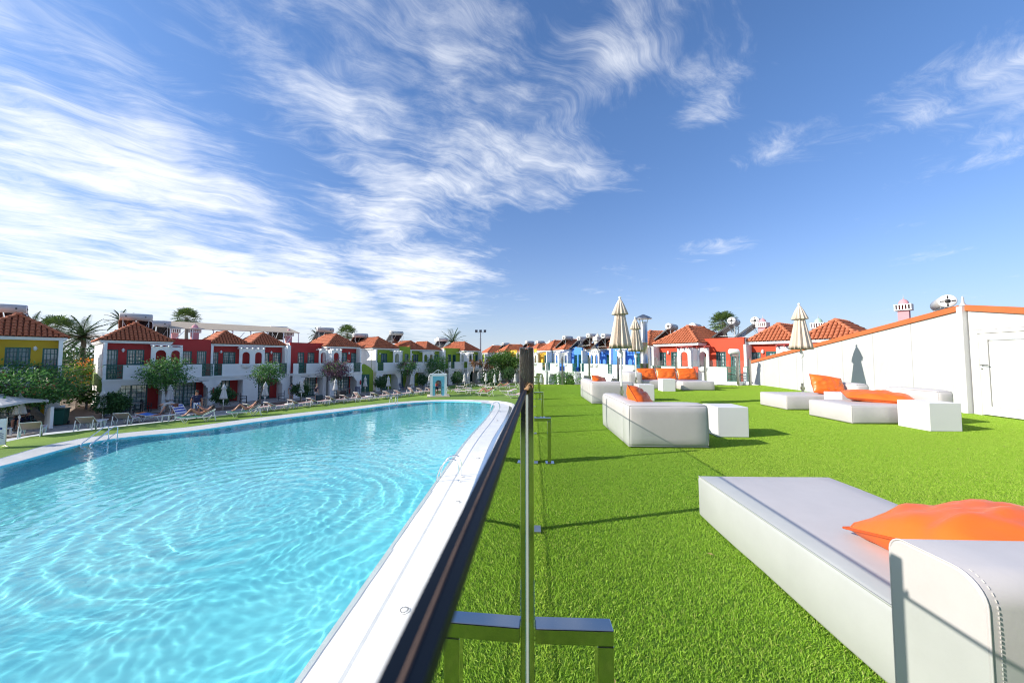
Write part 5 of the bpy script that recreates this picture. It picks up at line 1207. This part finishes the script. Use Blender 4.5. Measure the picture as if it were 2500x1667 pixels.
def suitcase(loc, rz, label, mat, s=1.0):
    t = thing('suitcase', label, 'suitcase', loc, R(rz)); m = MB().box(-.25 * s, .25 * s, -.15 * s, .15 * s, .05, .72 * s); m.build('case', mat, t, bevel=.04)
    m = MB(); m.tube([(-.10, .1, .70 * s), (-.10, .1, .98 * s), (.10, .1, .98 * s), (.10, .1, .70 * s)], .012, 6); m.build('handle', STEELD, t)
    for x in (-.18, .18):
        for y in (-.1, .1): m = MB(); m.lathe([(0, -.02), (.04, -.02), (.04, .02), (0, .02)], 10, (x * s, y * s, .04), 'X'); m.build('wheel', BLACKP, t)
    m = MB(); m.box(-.26 * s, .26 * s, -.158 * s, -.151 * s, .3, .32); m.box(-.26 * s, .26 * s, -.158 * s, -.151 * s, .5, .52); m.build('strap', BLACKP, t)
NAVYC = M('dark_teal_case', (.012, .035, .05), .5)
suitcase((-18.45, 31.35, 0), 60, 'dark teal suitcase pulled by the woman at the third porch', NAVYC, 1.0)
suitcase((-17.55, 33.6, 0), 50, 'tall black suitcase standing against the white pillar', M('black_case', (.008, .008, .014), .5), 1.25); suitcase((-17.8, 33.1, 0), 80, 'low black bag beside the tall black suitcase', MATS['black_case'], .62)
# ------------------------------------------------------------------ plants
def leaves(mb, c, rad, n, size, rnd, clump=14, hollow=.35, stretch=1.7, droop=.25):
    """leaf-sized faces gathered in clumps through an uneven crown"""
    K = max(6, n // clump); cs = []
    for i in range(K):
        while True:
            v = Vector((rnd.uniform(-1, 1), rnd.uniform(-1, 1), rnd.uniform(-1, 1))); l = v.length
            if hollow < l < 1: break
        w = 1 + .30 * mnoise.noise(v * 1.9 + Vector(c)); cs.append((Vector((v.x * rad[0], v.y * rad[1], v.z * rad[2])) * w, v.normalized()))
    for i in range(n):
        p, nv = cs[i % K]; sp = min(rad) * .20
        q = p + Vector((rnd.gauss(0, sp), rnd.gauss(0, sp), rnd.gauss(0, sp * .8)))
        d = (nv * .7 + Vector((rnd.gauss(0, .6), rnd.gauss(0, .6), rnd.gauss(0, .5) - droop))).normalized(); sx = d.cross(Vector((rnd.gauss(0, 1), rnd.gauss(0, 1), rnd.gauss(0, 1)))).normalized()
        s = size * rnd.uniform(.65, 1.35); a = Vector(c) + q
        mb.add([a - d * s * stretch * .5, a + sx * s * .42, a + d * s * stretch * .5, a - sx * s * .42], [(0, 1, 2, 3)])
    return mb
def sprays(mb, wood, c, rad, k_, length, size, rnd, up=.6):
    """long shoots that stick out of the crown, leaves along each"""
    for i in range(k_):
        a = rnd.random() * 6.283; v = Vector((math.cos(a), math.sin(a), up + rnd.uniform(-.7, .7))).normalized(); p = Vector(c) + Vector((v.x * rad[0], v.y * rad[1], v.z * rad[2])) * .7; L = length * rnd.uniform(.5, 1.2); pts = []
        for j in range(6): t_ = j / 5; pts.append(p + v * L * t_ + Vector((0, 0, -.25 * L * t_ * t_)) + Vector((rnd.gauss(0, .02), rnd.gauss(0, .02), 0)))
        wood.tube(pts, [.012 - .0018 * j for j in range(6)], 4, cap=False)
        for j in range(14):
            q = pts[0].lerp(pts[-1], j / 13) + Vector((0, 0, -.25 * L * (j / 13) ** 2 + .25 * L * (j / 13))) * .5; d = (v + Vector((rnd.gauss(0, .7), rnd.gauss(0, .7), rnd.gauss(0, .7)))).normalized(); sx = d.cross(v).normalized(); s = size * rnd.uniform(.6, 1.1)
            mb.add([q, q + d * s * .7 + sx * s * .35, q + d * s * 1.5, q + d * s * .7 - sx * s * .35], [(0, 1, 2, 3)])
DKLEAF = leaf_mat('dark_ficus_leaf', (0.019, 0.068, 0.023), (0.073, 0.170, 0.046)); MIDLEAF = leaf_mat('bougainvillea_leaf', (0.043, 0.139, 0.043), (0.160, 0.340, 0.075)); BRLEAF = leaf_mat('bright_shrub_leaf', (.05, .12, .015), (.18, .30, .04))
PURLEAF = leaf_mat('purple_bract', (0.090, 0.036, 0.082), (0.234, 0.126, 0.162)); PINKLEAF = leaf_mat('magenta_bract', (.22, .03, .13), (.42, .08, .25)); ORFL = leaf_mat('orange_flower', (.60, .12, .02), (.75, .30, .04)); DRY = leaf_mat('dry_leaf', (.16, .07, .03), (.30, .15, .06)); OLIVE = leaf_mat('olive_grey_leaf', (0.117, 0.156, 0.052), (0.260, 0.312, 0.117))
def tree(name, label, cat, base, h, rad, n, size, seed, leaf=None, trunk=None, extra=(), spray=0, group=None, bend=.25, lean=(0, 0)):
    rnd = random.Random(seed); t = thing(name, label, cat, base, 0, group); leaf = leaf or MIDLEAF; zc = h - rad[2]
    w = MB(); pts = []; r0 = trunk or .07
    for i in range(7):
        f = i / 6; pts.append((bend * math.sin(f * 3.2 + seed) * f + lean[0] * f, bend * .7 * math.cos(f * 2.7 + seed * 2) * f - bend * .0 + lean[1] * f, zc * f))
    w.tube(pts, [r0 * (1.15 - .55 * i / 6) for i in range(7)], 8); top = Vector(pts[-1])
    for i in range(6):
        a = i * 1.05 + rnd.random(); e = top + Vector((math.cos(a) * rad[0] * .6, math.sin(a) * rad[1] * .6, rad[2] * rnd.uniform(-.1, .7))); s_ = Vector(pts[4]).lerp(top, rnd.random()); w.tube([s_, s_.lerp(e, .5) + Vector((0, 0, .1)), e], [r0 * .5, r0 * .3, r0 * .12], 5, cap=False)
    c = (top.x, top.y, zc); m = MB(); leaves(m, c, rad, n, size, rnd)
    if spray: sprays(m, w, c, rad, spray, rad[0] * .8, size * 1.1, rnd)
    w.build('trunk', BARK, t); m.build('crown', leaf, t)
    for mt, k_, nm in extra:
        e = MB(); leaves(e, c, tuple(r_ * 1.04 for r_ in rad), k_, size * .9, rnd, clump=22, hollow=.7); e.build(nm, mt, t)
    return t
def gp(px, py, z=0): q = ground_point(px, py, z); return (q.x, q.y, z)
BG = 'small trees in front of the houses'
tree('bougainvillea_tree', 'dark green tree with spiky shoots before the first red house', 'tree', (-26.6, 25.6, 0), 3.95, (1.2, 1.2, 1.1), 4200, .085, 3, spray=26, group=BG, trunk=.09)
tree('bougainvillea_tree', 'tree with bent trunk and upright shoots before the middle red house', 'tree', (-22.9, 30.1, 0), 3.55, (1.0, 1.0, .95), 2600, .085, 5, spray=22, group=BG, bend=.4, extra=((PURLEAF, 260, 'bracts'),))
tree('bougainvillea_tree', 'purple bougainvillea with bare spreading twigs before the last red house', 'tree', (-19.5, 36.4, 0), 3.75, (1.25, 1.25, 1.0), 2600, .085, 8, leaf=PURLEAF, spray=40, group=BG, extra=((MIDLEAF, 800, 'green_leaves'),))
tree('bougainvillea_tree', 'tree with slender pale leaning trunk before the first lime house', 'tree', (-15.3, 44.9, 0), 3.75, (1.05, 1.05, .95), 1500, .10, 12, leaf=MIDLEAF, spray=14, group=BG, bend=.5, extra=((PURLEAF, 500, 'bracts'),))
tree('bougainvillea_tree', 'full green tree rising behind the blue shower', 'tree', (-12.7, 51.5, 0), 4.4, (1.6, 1.6, 1.45), 2600, .11, 14, spray=18, group=BG)
tree('bare_tree', 'half bare dry tree with thick trunk before the last lime house', 'tree', (-7.9, 54.2, 0), 3.9, (.95, .95, .6), 420, .12, 17, leaf=DRY, group=BG, trunk=.17, spray=6)
tree('round_tree', 'broad round dark green tree at the far end of the lawn', 'tree', gp(1234, 931), 5.2, (3.4, 3.0, 1.75), 6000, .17, 21, leaf=leaf_mat('round_tree_leaf', (0.037, 0.106, 0.019), (0.150, 0.300, 0.050)), trunk=.22, group=BG, extra=((BRLEAF, 500, 'yellowish_leaves'),))  # extra outer leaves in a slightly yellower green
tree('shrub', 'dark round shrub under the broad round tree', 'shrub', gp(1239, 937), 2.6, (1.0, 1.0, .95), 1300, .14, 23, leaf=DKLEAF, group=BG)
tree('young_tree', 'young tree with upright branches at the corner of the first blue house', 'tree', gp(1341, 930), 4.6, (1.35, 1.35, 1.4), 1700, .12, 25, leaf=OLIVE, spray=26, group=BG)
tree('bougainvillea_tree', 'magenta bougainvillea past the steel post', 'tree', gp(1313, 938), 4.0, (1.1, 1.1, 1.0), 1500, .12, 27, leaf=PINKLEAF, group=BG, extra=((DRY, 150, 'dry_leaves'),))
tree('dry_shrub', 'dry brown shrub at the corner of the last lime house', 'shrub', gp(1189, 936), 3.6, (1.1, 1.1, 1.5), 700, .13, 29, leaf=DRY, group=BG, extra=((MIDLEAF, 250, 'green_leaves'),))
tree('dark_hedge', 'dark clipped hedge behind the white parasols at the far lawn', 'hedge', gp(1196, 941), 2.3, (1.6, 1.2, 1.1), 1600, .14, 30, leaf=DKLEAF, group=BG)
tree('young_shrub', 'thin flowering shrub behind the farther corner sofa', 'shrub', gp(1492, 945), 3.4, (1.1, 1.1, 1.0), 700, .11, 31, leaf=OLIVE, spray=20, group=BG)
tree('low_hedge', 'low green hedge top showing over the far turf edge', 'hedge', gp(1386, 952), 2.4, (2.0, 1.3, 1.0), 1600, .12, 32, leaf=leaf_mat('hedge_leaf', (0.039, 0.130, 0.016), (0.117, 0.286, 0.039)), group=BG)
# round clipped bushes
def ball_bush(base, r, label, n=1900, flat=.8):
    rnd = random.Random(int(base[0] * 7)); t = thing('clipped_bush', label, 'bush', base, 0, 'round clipped bushes'); w = MB(); w.tube([(0, 0, 0), (.04, 0, .45), (.0, .03, .9)], [.05, .045, .04], 7)
    for i in range(5): a = i * 1.26; w.tube([(0, 0, .7), (math.cos(a) * r * .5, math.sin(a) * r * .5, .95)], [.03, .01], 5, cap=False)
    w.build('trunk', BARK, t); m = MB(); leaves(m, (0, 0, .55 + r * flat), (r, r, r * flat), n, .085, rnd, clump=9, hollow=.6, droop=.5); m.build('crown', DKLEAF, t)
ball_bush((-26.25, 21.75, 0), .74, 'round dark bush at the white corner of the first red house', 3200)
ball_bush((-23.55, 26.95, 0), .70, 'round dark bush behind the parasol above the green loungers'); ball_bush((-20.55, 31.9, 0), .70, 'round dark bush beside the woman in the flowered dress')
ball_bush((-16.9, 41.3, 0), .80, 'round dark bush at the first lime house'); ball_bush((-13.6, 46.6, 0), .80, 'round dark bush just before the shower'); ball_bush((-9.6, 50.0, 0), .9, 'round dark bush at the last lime house, past the shower')
# the big leafy tree before the yellow house
tb_ = gp(112, 1037); t = tree('leafy_tree', 'big spreading leafy tree with pale twisted trunk before the yellow house', 'tree', (tb_[0] - .1, tb_[1] + .1, 0), 3.55, (2.9, 2.4, 1.2), 10000, .095, 41, trunk=.19, spray=40, bend=.35, lean=(-.9, -.9), extra=((BRLEAF, 500, 'bright_leaves'), (DRY, 260, 'dry_leaves')))
tree('flowering_shrub', 'shrub with orange flowers between the yellow and the red house', 'shrub', (-35.9, 27.3, 0), 3.9, (.95, .95, 1.1), 1400, .10, 43, leaf=BRLEAF, extra=((ORFL, 320, 'flowers'),))
tree('shrub', 'light green shrub against the white side wall of the red house', 'shrub', (-31.4, 24.35, 0), 2.1, (.62, .62, .7), 900, .10, 44, leaf=BRLEAF)
tree('shrub', 'grey green tall shrub behind the orange flowers', 'shrub', (-44, 33.6, 0), 5.0, (2.0, 2.0, 2.1), 2600, .14, 45, leaf=OLIVE)
tree('shrub', 'dark shrub at the back of the passage beside the palm trunk', 'shrub', (-41, 30.5, 0), 5.2, (2.6, 2.2, 2.3), 2400, .15, 46, leaf=DKLEAF)
# palms
FROND = leaf_mat('palm_frond', (0.031, 0.088, 0.031), (0.122, 0.210, 0.061), .2); FANL = leaf_mat('fan_palm_leaf', (0.053, 0.114, 0.035), (0.210, 0.297, 0.070), .2)
def palm(label, base, zc, L, nf, seed, fan=False, r=.18):
    rnd = random.Random(seed); t = thing('palm_tree', label, 'palm tree', (base[0], base[1], 0), 0, 'palms behind the roofs'); w = MB(); n = 10
    w.tube([(.1 * math.sin(i), .08 * math.cos(i * 2), zc * i / n) for i in range(n + 1)], [r * (1.25 - .35 * i / n) * (1 + .06 * (i % 2)) for i in range(n + 1)], 9); w.build('trunk', BARK, t); m = MB(); st = MB()
    top = Vector((.1 * math.sin(n), .08 * math.cos(2 * n), zc))
    for i in range(nf):
        a = i * 2.399; el = R(80 - 115 * ((i + .5) / nf) ** .9); h_ = Vector((math.cos(a), math.sin(a), 0)); d0 = h_ * math.cos(el) + Vector((0, 0, math.sin(el)))
        if fan:
            Ls = L * .55; e = top + d0 * Ls; st.tube([top, top + d0 * Ls * .5, e], .014, 4, cap=False); sx = d0.cross(Vector((0, 0, 1))).normalized(); up = sx.cross(d0)
            for j in range(17):
                b_ = R(-115 + 230 * j / 16); v = (d0 * math.cos(b_) + sx * math.sin(b_)).normalized(); LL = L * .5 * rnd.uniform(.85, 1.1); wv_ = v.cross(up).normalized() * LL * .055; q = e + v * LL * .62 - up * .02; tip = e + v * LL - Vector((0, 0, LL * .22 * rnd.uniform(.5, 1.4)))
                m.add([e, q + wv_, tip, q - wv_], [(0, 1, 2, 3)])
        else:
            pts = []; p = top.copy(); d = d0.copy()
            for j in range(10): pts.append(p.copy()); p = p + d * (L / 9); d = (d + Vector((0, 0, -.085 - .03 * rnd.random()))).normalized()
            st.tube(pts, [.028 - .0025 * j for j in range(10)], 4, cap=False)
            for j in range(60):
                f = (j + 2) / 62; k_ = min(8, int(f * 9)); q = pts[k_].lerp(pts[k_ + 1], f * 9 - k_); dd = (pts[k_ + 1] - pts[k_]).normalized(); sx = dd.cross(Vector((0, 0, 1))).normalized(); LL = L * .20 * (math.sin(math.pi * min(1, f * .85 + .12)) ** .6) * rnd.uniform(.85, 1.1)
                for s_ in (-1, 1):
                    v = (sx * s_ * .8 + dd * .62 + Vector((0, 0, .12 - .25 * rnd.random()))).normalized(); wv_ = v.cross(Vector((0, 0, 1))).normalized() * .028; m.add([q, q + v * LL * .5 + wv_, q + v * LL, q + v * LL * .5 - wv_], [(0, 1, 2, 3)])
    st.build('frond_stem', M('frond_stem', (.12, .11, .05), .7), t); m.build('fronds', FANL if fan else FROND, t)
for px, py, Y, L, nf, fan, lb in ((140, 806, 33, 1.75, 34, True, 'dense fan palm between the yellow house and the red house'), (203, 822, 32, 2.2, 40, False, 'date palm with feathery fronds just before the white side wall'), (84, 800, 36, 1.9, 30, False, 'date palm half hidden behind the yellow roof'),
        (296, 786, 40, 1.6, 30, False, 'palm behind the first red roof and its water tank'), (456, 778, 44, 1.7, 40, True, 'fan palm above the tan canopy'), (848, 816, 60, 2.0, 36, True, 'small fan palm between the red and lime roofs'), (775, 818, 58, 1.5, 30, False, 'palm behind the tank at the end of the red row'),
        (1105, 838, 66, 3.1, 34, False, 'date palm over the lime roofs'), (1768, 790, 36, 1.5, 44, True, 'fan palm behind the water tank on the coral house')):
    p = at_depth(px, py, Y); palm(lb, (p.x, p.y), p.z, L, nf, px, fan)
# weedy tuft by the terrace edge, far fence
# ------------------------------------------------------------------ people
SKIN = M('tanned_skin', (.45, .21, .13), .55, var=.06); SKINL = M('fair_skin', (.60, .34, .25), .55, var=.05); HAIRD = M('dark_hair', (.03, .02, .015), .6); HAIRB = M('blond_hair', (.45, .32, .16), .6)
def skin_mesh(name, joints, edges, rads, mat, parent, sub=1, root=0):
    me = bpy.data.meshes.new(name); me.from_pydata([tuple(j) for j in joints], edges, []); me.materials.append(mat); o = bpy.data.objects.new(name, me); COL.objects.link(o); o.parent = parent
    md = o.modifiers.new('skin', 'SKIN'); md.use_smooth_shade = True
    for i, r_ in enumerate(rads): me.skin_vertices[0].data[i].radius = (r_, r_) if not hasattr(r_, '__len__') else r_
    me.skin_vertices[0].data[root].use_root = True
    s_ = o.modifiers.new('sub', 'SUBSURF'); s_.levels = sub; s_.render_levels = sub; return o
def person(label, loc, rz, pose, skin=SKIN, clothes=(), hair=HAIRD, scale=1.0, hat=None):
    """pose: joint name -> (x, y, z); x to the figure's left, -y forward, z up"""
    t = thing('person', label, 'person', loc, R(rz)); t.scale = (scale,) * 3; J = {k_: Vector(v_) for k_, v_ in pose.items()}
    names = ['pelvis', 'waist', 'chest', 'neck', 'head0', 'head1']; jl = [J[n] for n in names]; rad = [(.15, .11), (.135, .10), (.16, .11), .055, .085, .085]; ed = [(i, i + 1) for i in range(5)]; idx = {n: i for i, n in enumerate(names)}
    def add(n, p, r_, par): idx[n] = len(jl); jl.append(Vector(p)); rad.append(r_); ed.append((idx[par], idx[n]))
    for s_ in 'lr':
        add('sh' + s_, J['sh' + s_], .062, 'chest'); add('el' + s_, J['el' + s_], .044, 'sh' + s_); add('wr' + s_, J['wr' + s_], .030, 'el' + s_); dv = (J['wr' + s_] - J['el' + s_]).normalized()
        add('palm' + s_, J['wr' + s_] + dv * .06, (.036, .018), 'wr' + s_); side_v = dv.cross(Vector((0, 1, .2))).normalized()
        for k_ in range(4): add('fg%s%d' % (s_, k_), J['wr' + s_] + dv * (.15 + .012 * (1.5 - abs(k_ - 1.5))) + side_v * (.017 * (k_ - 1.5)) + Vector((0, -.01, 0)), .009, 'palm' + s_)
        add('th' + s_, J['wr' + s_] + dv * .07 + side_v * -.055, .010, 'wr' + s_)
        add('hip' + s_, J['hip' + s_], .088, 'pelvis'); add('kn' + s_, J['kn' + s_], .062, 'hip' + s_); add('an' + s_, J['an' + s_], .040, 'kn' + s_); add('toe' + s_, J['toe' + s_], (.04, .028), 'an' + s_)
    skin_mesh('body', jl, ed, rad, skin, t)
    hd = (J['head1'] - J['head0']).normalized(); c = J['head0'].lerp(J['head1'], .62); f = Vector(pose.get('face', (0, -1, 0))).normalized()
    m = MB(); sx = f.cross(hd).normalized(); B = Matrix((sx, f, hd)).transposed(); P_ = []; nn = 12
    for i in range(8):
        ph = math.pi * i / 7
        for j in range(nn):
            th = 2 * math.pi * j / nn; q = Vector((math.sin(ph) * math.cos(th) * .098, math.sin(ph) * math.sin(th) * .112 - .018, math.cos(ph) * .118 + .03))
            if q.y > .03 and q.z < .075: q.y *= .55
            P_.append(tuple(c + B @ q))
    m.add(P_, [(i * nn + j, i * nn + (j + 1) % nn, (i + 1) * nn + (j + 1) % nn, (i + 1) * nn + j) for i in range(7) for j in range(nn)], True); m.build('hair', hair, t)
    m = MB()
    for s_ in (-1, 1): m.lathe([(0, -.008), (.010, 0), (0, .008)], 6, tuple(c + B @ Vector((.033 * s_, .088, .0))), 'Y')
    m.build('eye', M('eye_dark', (.02, .015, .01), .3), t)
    m = MB(); m.tube([c + B @ Vector((0, .085, .005)), c + B @ Vector((0, .108, -.025)), c + B @ Vector((0, .088, -.032))], [.008, .014, .010], 6); m.build('nose', skin, t)
    m = MB(); m.tube([c + B @ Vector((-.022, .086, -.058)), c + B @ Vector((0, .094, -.06)), c + B @ Vector((.022, .086, -.058))], .005, 5); m.build('mouth', M('lip', (.32, .10, .08), .5), t)
    for nm, mat, chain in clothes:
        jl2 = []; r2 = []; e2 = []; seen = {}
        for a, b, ra, rb in chain:
            def vert(sp, r_):
                key = sp if isinstance(sp, str) else None
                if key and key in seen: return seen[key]
                p = J[sp] if key else J[sp[0]].lerp(J[sp[1]], sp[2]); jl2.append(p); r2.append(r_)
                if key: seen[key] = len(jl2) - 1
                return len(jl2) - 1
            e2.append((vert(a, ra), vert(b, rb)))
        skin_mesh(nm, jl2, e2, r2, mat, t)
    return t
def stand(**kw):
    d = dict(pelvis=(0, 0, .95), waist=(0, .0, 1.12), chest=(0, .01, 1.34), neck=(0, .0, 1.50), head0=(0, -.02, 1.60), head1=(0, -.03, 1.69), shl=(.19, .01, 1.41), shr=(-.19, .01, 1.41), ell=(.26, .04, 1.13), elr=(-.26, .04, 1.13), wrl=(.27, -.05, .89), wrr=(-.27, -.05, .89),
             hipl=(.10, 0, .90), hipr=(-.10, 0, .90), knl=(.12, -.02, .50), knr=(-.12, -.02, .50), anl=(.13, .02, .08), anr=(-.13, .02, .08), toel=(.15, -.14, .035), toer=(-.15, -.14, .035)); d.update(kw); return d
SHIRT = [('pelvis', 'waist', (.17, .125), (.165, .125)), ('waist', 'chest', (.165, .125), (.185, .13)), ('chest', ('chest', 'neck', .75), (.185, .13), .08), ('chest', 'shl', 0, .078), ('chest', 'shr', 0, .078), ('shl', ('shl', 'ell', .6), 0, .068), ('shr', ('shr', 'elr', .6), 0, .068)]
def shorts(f=.8): return [('pelvis', 'hipl', (.17, .13), .115), ('pelvis', 'hipr', 0, .115), ('hipl', ('hipl', 'knl', f), 0, .098), ('hipr', ('hipr', 'knr', f), 0, .098)]
NAVY = M('navy_cloth', (.012, .016, .06), .85); STRIPE = stripes('white_blue_shorts', [(.75, .76, .78), (.05, .13, .32)], 7, 0); GREYC = M('pale_grey_cloth', (.46, .46, .48), .9, var=.05); KHAKI = M('brown_shorts', (.22, .10, .07), .85); FLOR = M('flowered_cloth', (.62, .56, .62), .9, col2=(.16, .09, .22), vscale=16)
BIK = M('dark_swimwear', (.03, .02, .04), .7); REDC = M('red_cloth', (.45, .04, .05), .8); WHC = M('white_cloth', (.72, .71, .70), .9)
o = person('man in navy t-shirt and white and blue shorts standing by the loungers', (-22.1, 23.25, 0), 42, stand(), SKIN, (('shirt', NAVY, [(a, b, tuple(x * 1.18 for x in ra) if hasattr(ra, '__len__') else ra, tuple(x * 1.18 for x in rb) if hasattr(rb, '__len__') else rb) for a, b, ra, rb in SHIRT]), ('shorts', STRIPE, shorts())), scale=1.03)
MB().box(-.06, .03, -.165, -.160, 1.37, 1.385).build('chest_print', WHC, o)
bend = stand(pelvis=(0, .12, .92), waist=(0, -.06, 1.02), chest=(0, -.30, 1.06), neck=(0, -.46, 1.00), head0=(0, -.54, .95), head1=(0, -.61, .90), shl=(.19, -.34, 1.03), shr=(-.19, -.34, 1.03), ell=(.22, -.40, .74), elr=(-.22, -.40, .74), wrl=(.18, -.52, .50), wrr=(-.18, -.52, .50), hipl=(.10, .12, .88), hipr=(-.10, .12, .88), knl=(.13, .02, .48), knr=(-.13, .02, .48), face=(0, -.6, -.8))
person('person in pale grey top bending over the lounger with the blue towel', (-23.25, 22.75, 0), -52, bend, SKINL, (('shirt', GREYC, SHIRT), ('shorts', KHAKI, shorts())))
dress = [('pelvis', 'waist', (.18, .13), (.155, .115)), ('waist', 'chest', (.155, .115), (.17, .12)), ('chest', ('chest', 'neck', .6), (.17, .12), .08), ('chest', 'shl', 0, .075), ('chest', 'shr', 0, .075), ('shl', ('shl', 'ell', .4), 0, .06), ('shr', ('shr', 'elr', .4), 0, .06), ('pelvis', ('knl', 'knr', .5), 0, (.21, .15))]
person('woman in a white flowered dress standing by the round bush', (-21.6, 32.2, 0), 55, stand(ell=(.27, -.05, 1.18), wrl=(.16, -.22, 1.32)), SKINL, (('dress', FLOR, dress),), HAIRD, .95)
person('blond woman in a dark top pulling the dark teal suitcase', (-18.95, 31.75, 0), 150, stand(ell=(.28, .05, 1.14), wrl=(.33, -.1, .95)), SKINL, (('top', BIK, SHIRT), ('shorts', GREYC, shorts(.6))), HAIRB, .95)
person('person in red and white seen through the arch of the shower', (sp.x - .05, sp.y + .85, .10), 20, stand(ell=(.22, -.15, 1.22), wrl=(.12, -.25, 1.42)), SKIN, (('top', REDC, SHIRT[:2]), ('shorts', NAVY, shorts(.7))), HAIRD, .96)
def lying(back=30, reading=False):
    a = R(back); P = lambda d, h=0: (0, -.02 + d * math.cos(a) - h * math.sin(a), .47 + d * math.sin(a) + h * math.cos(a))
    d = dict(pelvis=(0, -.05, .47), waist=P(.14), chest=P(.36, .02), neck=P(.52, .04), head0=P(.61, .06), head1=P(.71, .09), hipl=(.10, -.08, .47), hipr=(-.10, -.08, .47), knl=(.12, -.45, .86), knr=(-.11, -.42, .80), anl=(.12, -.72, .48), anr=(-.12, -.78, .46), toel=(.13, -.86, .44), toer=(-.13, -.92, .42))
    d['shl'] = tuple(Vector(P(.42, .0)) + Vector((.18, 0, 0))); d['shr'] = tuple(Vector(P(.42, .0)) + Vector((-.18, 0, 0)))
    if reading: d.update(ell=(.26, .12, .75), elr=(-.26, .12, .75), wrl=(.10, -.10, .98), wrr=(-.10, -.10, .98), face=(0, -.8, .5))
    else: d.update(ell=(.30, .18, .56), elr=(-.30, .18, .56), wrl=(.24, -.06, .52), wrr=(-.24, -.06, .52), face=(0, -.7, .6))
    return d
def on_lounger(cx, cy, rz, x=.78): q = lp(cx, cy, rz); c, s_ = math.cos(R(rz)), math.sin(R(rz)); return (q[0] + c * x, q[1] + s_ * x, 0)
BK = (('swimwear', BIK, [('pelvis', 'hipl', (.158, .118), .095), ('pelvis', 'hipr', 0, .095), ('pelvis', ('pelvis', 'waist', .4), 0, (.15, .115))]),)
t = person('tanned woman lying on the green lounger holding a book up', on_lounger(-20.6, 21.75, 221), 221 + 90, lying(30, True), SKIN, BK)
m = MB(); m.box(-.13, .0, -.012, .0, 0, .20, Matrix.Translation((0, -.16, 1.02)) @ Matrix.Rotation(R(35), 4, 'X') @ Matrix.Rotation(R(12), 4, 'Z')); m.box(.0, .13, -.012, .0, 0, .20, Matrix.Translation((0, -.16, 1.02)) @ Matrix.Rotation(R(35), 4, 'X') @ Matrix.Rotation(R(-12), 4, 'Z'))
o = m.build('book', WHC); q = on_lounger(-20.6, 21.75, 221); o.location = q; o.rotation_euler = (0, 0, R(221 + 90)); tag(o, 'open white book held up by the woman on the green lounger', 'book')
person('sunbather with raised knees on the second green lounger', on_lounger(-19.35, 24.0, 223), 223 + 90, lying(36), SKIN, BK)
person('sunbather lying on the middle lawn lounger, knees up', on_lounger(-4.35, 38.0, 186, .72), 186 + 90, lying(26), SKIN, BK)
person('second sunbather close against the one on the middle lawn lounger', on_lounger(-4.1, 38.45, 186, .85), 186 + 90, lying(26), SKINL, BK, HAIRB)
person('sunbather lying under the parasol before the round tree', on_lounger(-3.0, 46.9, 190), 190 + 90, lying(24), SKIN, BK)
sit = stand(pelvis=(0, .05, .52), waist=(0, .06, .70), chest=(0, .04, .93), neck=(0, .02, 1.09), head0=(0, -.01, 1.19), head1=(0, -.02, 1.28), shl=(.19, .04, 1.0), shr=(-.19, .04, 1.0), ell=(.25, -.02, .74), elr=(-.25, -.02, .74), wrl=(.16, -.26, .70), wrr=(-.16, -.26, .70), hipl=(.10, 0, .50), hipr=(-.10, 0, .50), knl=(.12, -.42, .52), knr=(-.12, -.42, .52), anl=(.12, -.40, .08), anr=(-.12, -.40, .08), toel=(.13, -.55, .035), toer=(-.13, -.55, .035))
q = ground_point(62, 1050, 0); chair((q.x - 1.0, q.y + .6, 0), 200, 'black chair under the leafy tree by the yellow wall'); person('person in dark clothes sitting by the yellow wall', (q.x - 1.0, q.y + .55, 0), 20, sit, SKIN, (('shirt', BIK, SHIRT), ('trousers', NAVY, shorts(.95))))
# fire extinguishers on the walls
for s, o_, lb in ((6.15, .18, 'red fire extinguisher on the white wall beside the standing man'), (19.15, .16, 'red fire extinguisher at the last red porch')):
    q = walk(s, o_ + .1); t = thing('fire_extinguisher', lb, 'extinguisher', (q[0], q[1], 1.05)); m = MB(); m.lathe([(0, 0), (.07, .01), (.075, .05), (.075, .38), (.05, .44), (.02, .47), (0, .47)], 12); m.build('cylinder_body', M('extinguisher_red', (.45, .015, .02), .35), t); m = MB(); m.box(-.02, .07, -.015, .015, .47, .52); m.tube([(.04, 0, .48), (.10, 0, .40), (.09, 0, .15)], .012, 6); m.build('valve', BLACKP, t)
    m = MB().box(-.05, .05, .06, .10, .1, .3, Matrix.Rotation(R(LROW), 4, 'Z')); m.build('bracket', STEELD, t)
for b_, pr in PROT.items():
    if b_ not in used: bpy.data.objects.remove(pr)
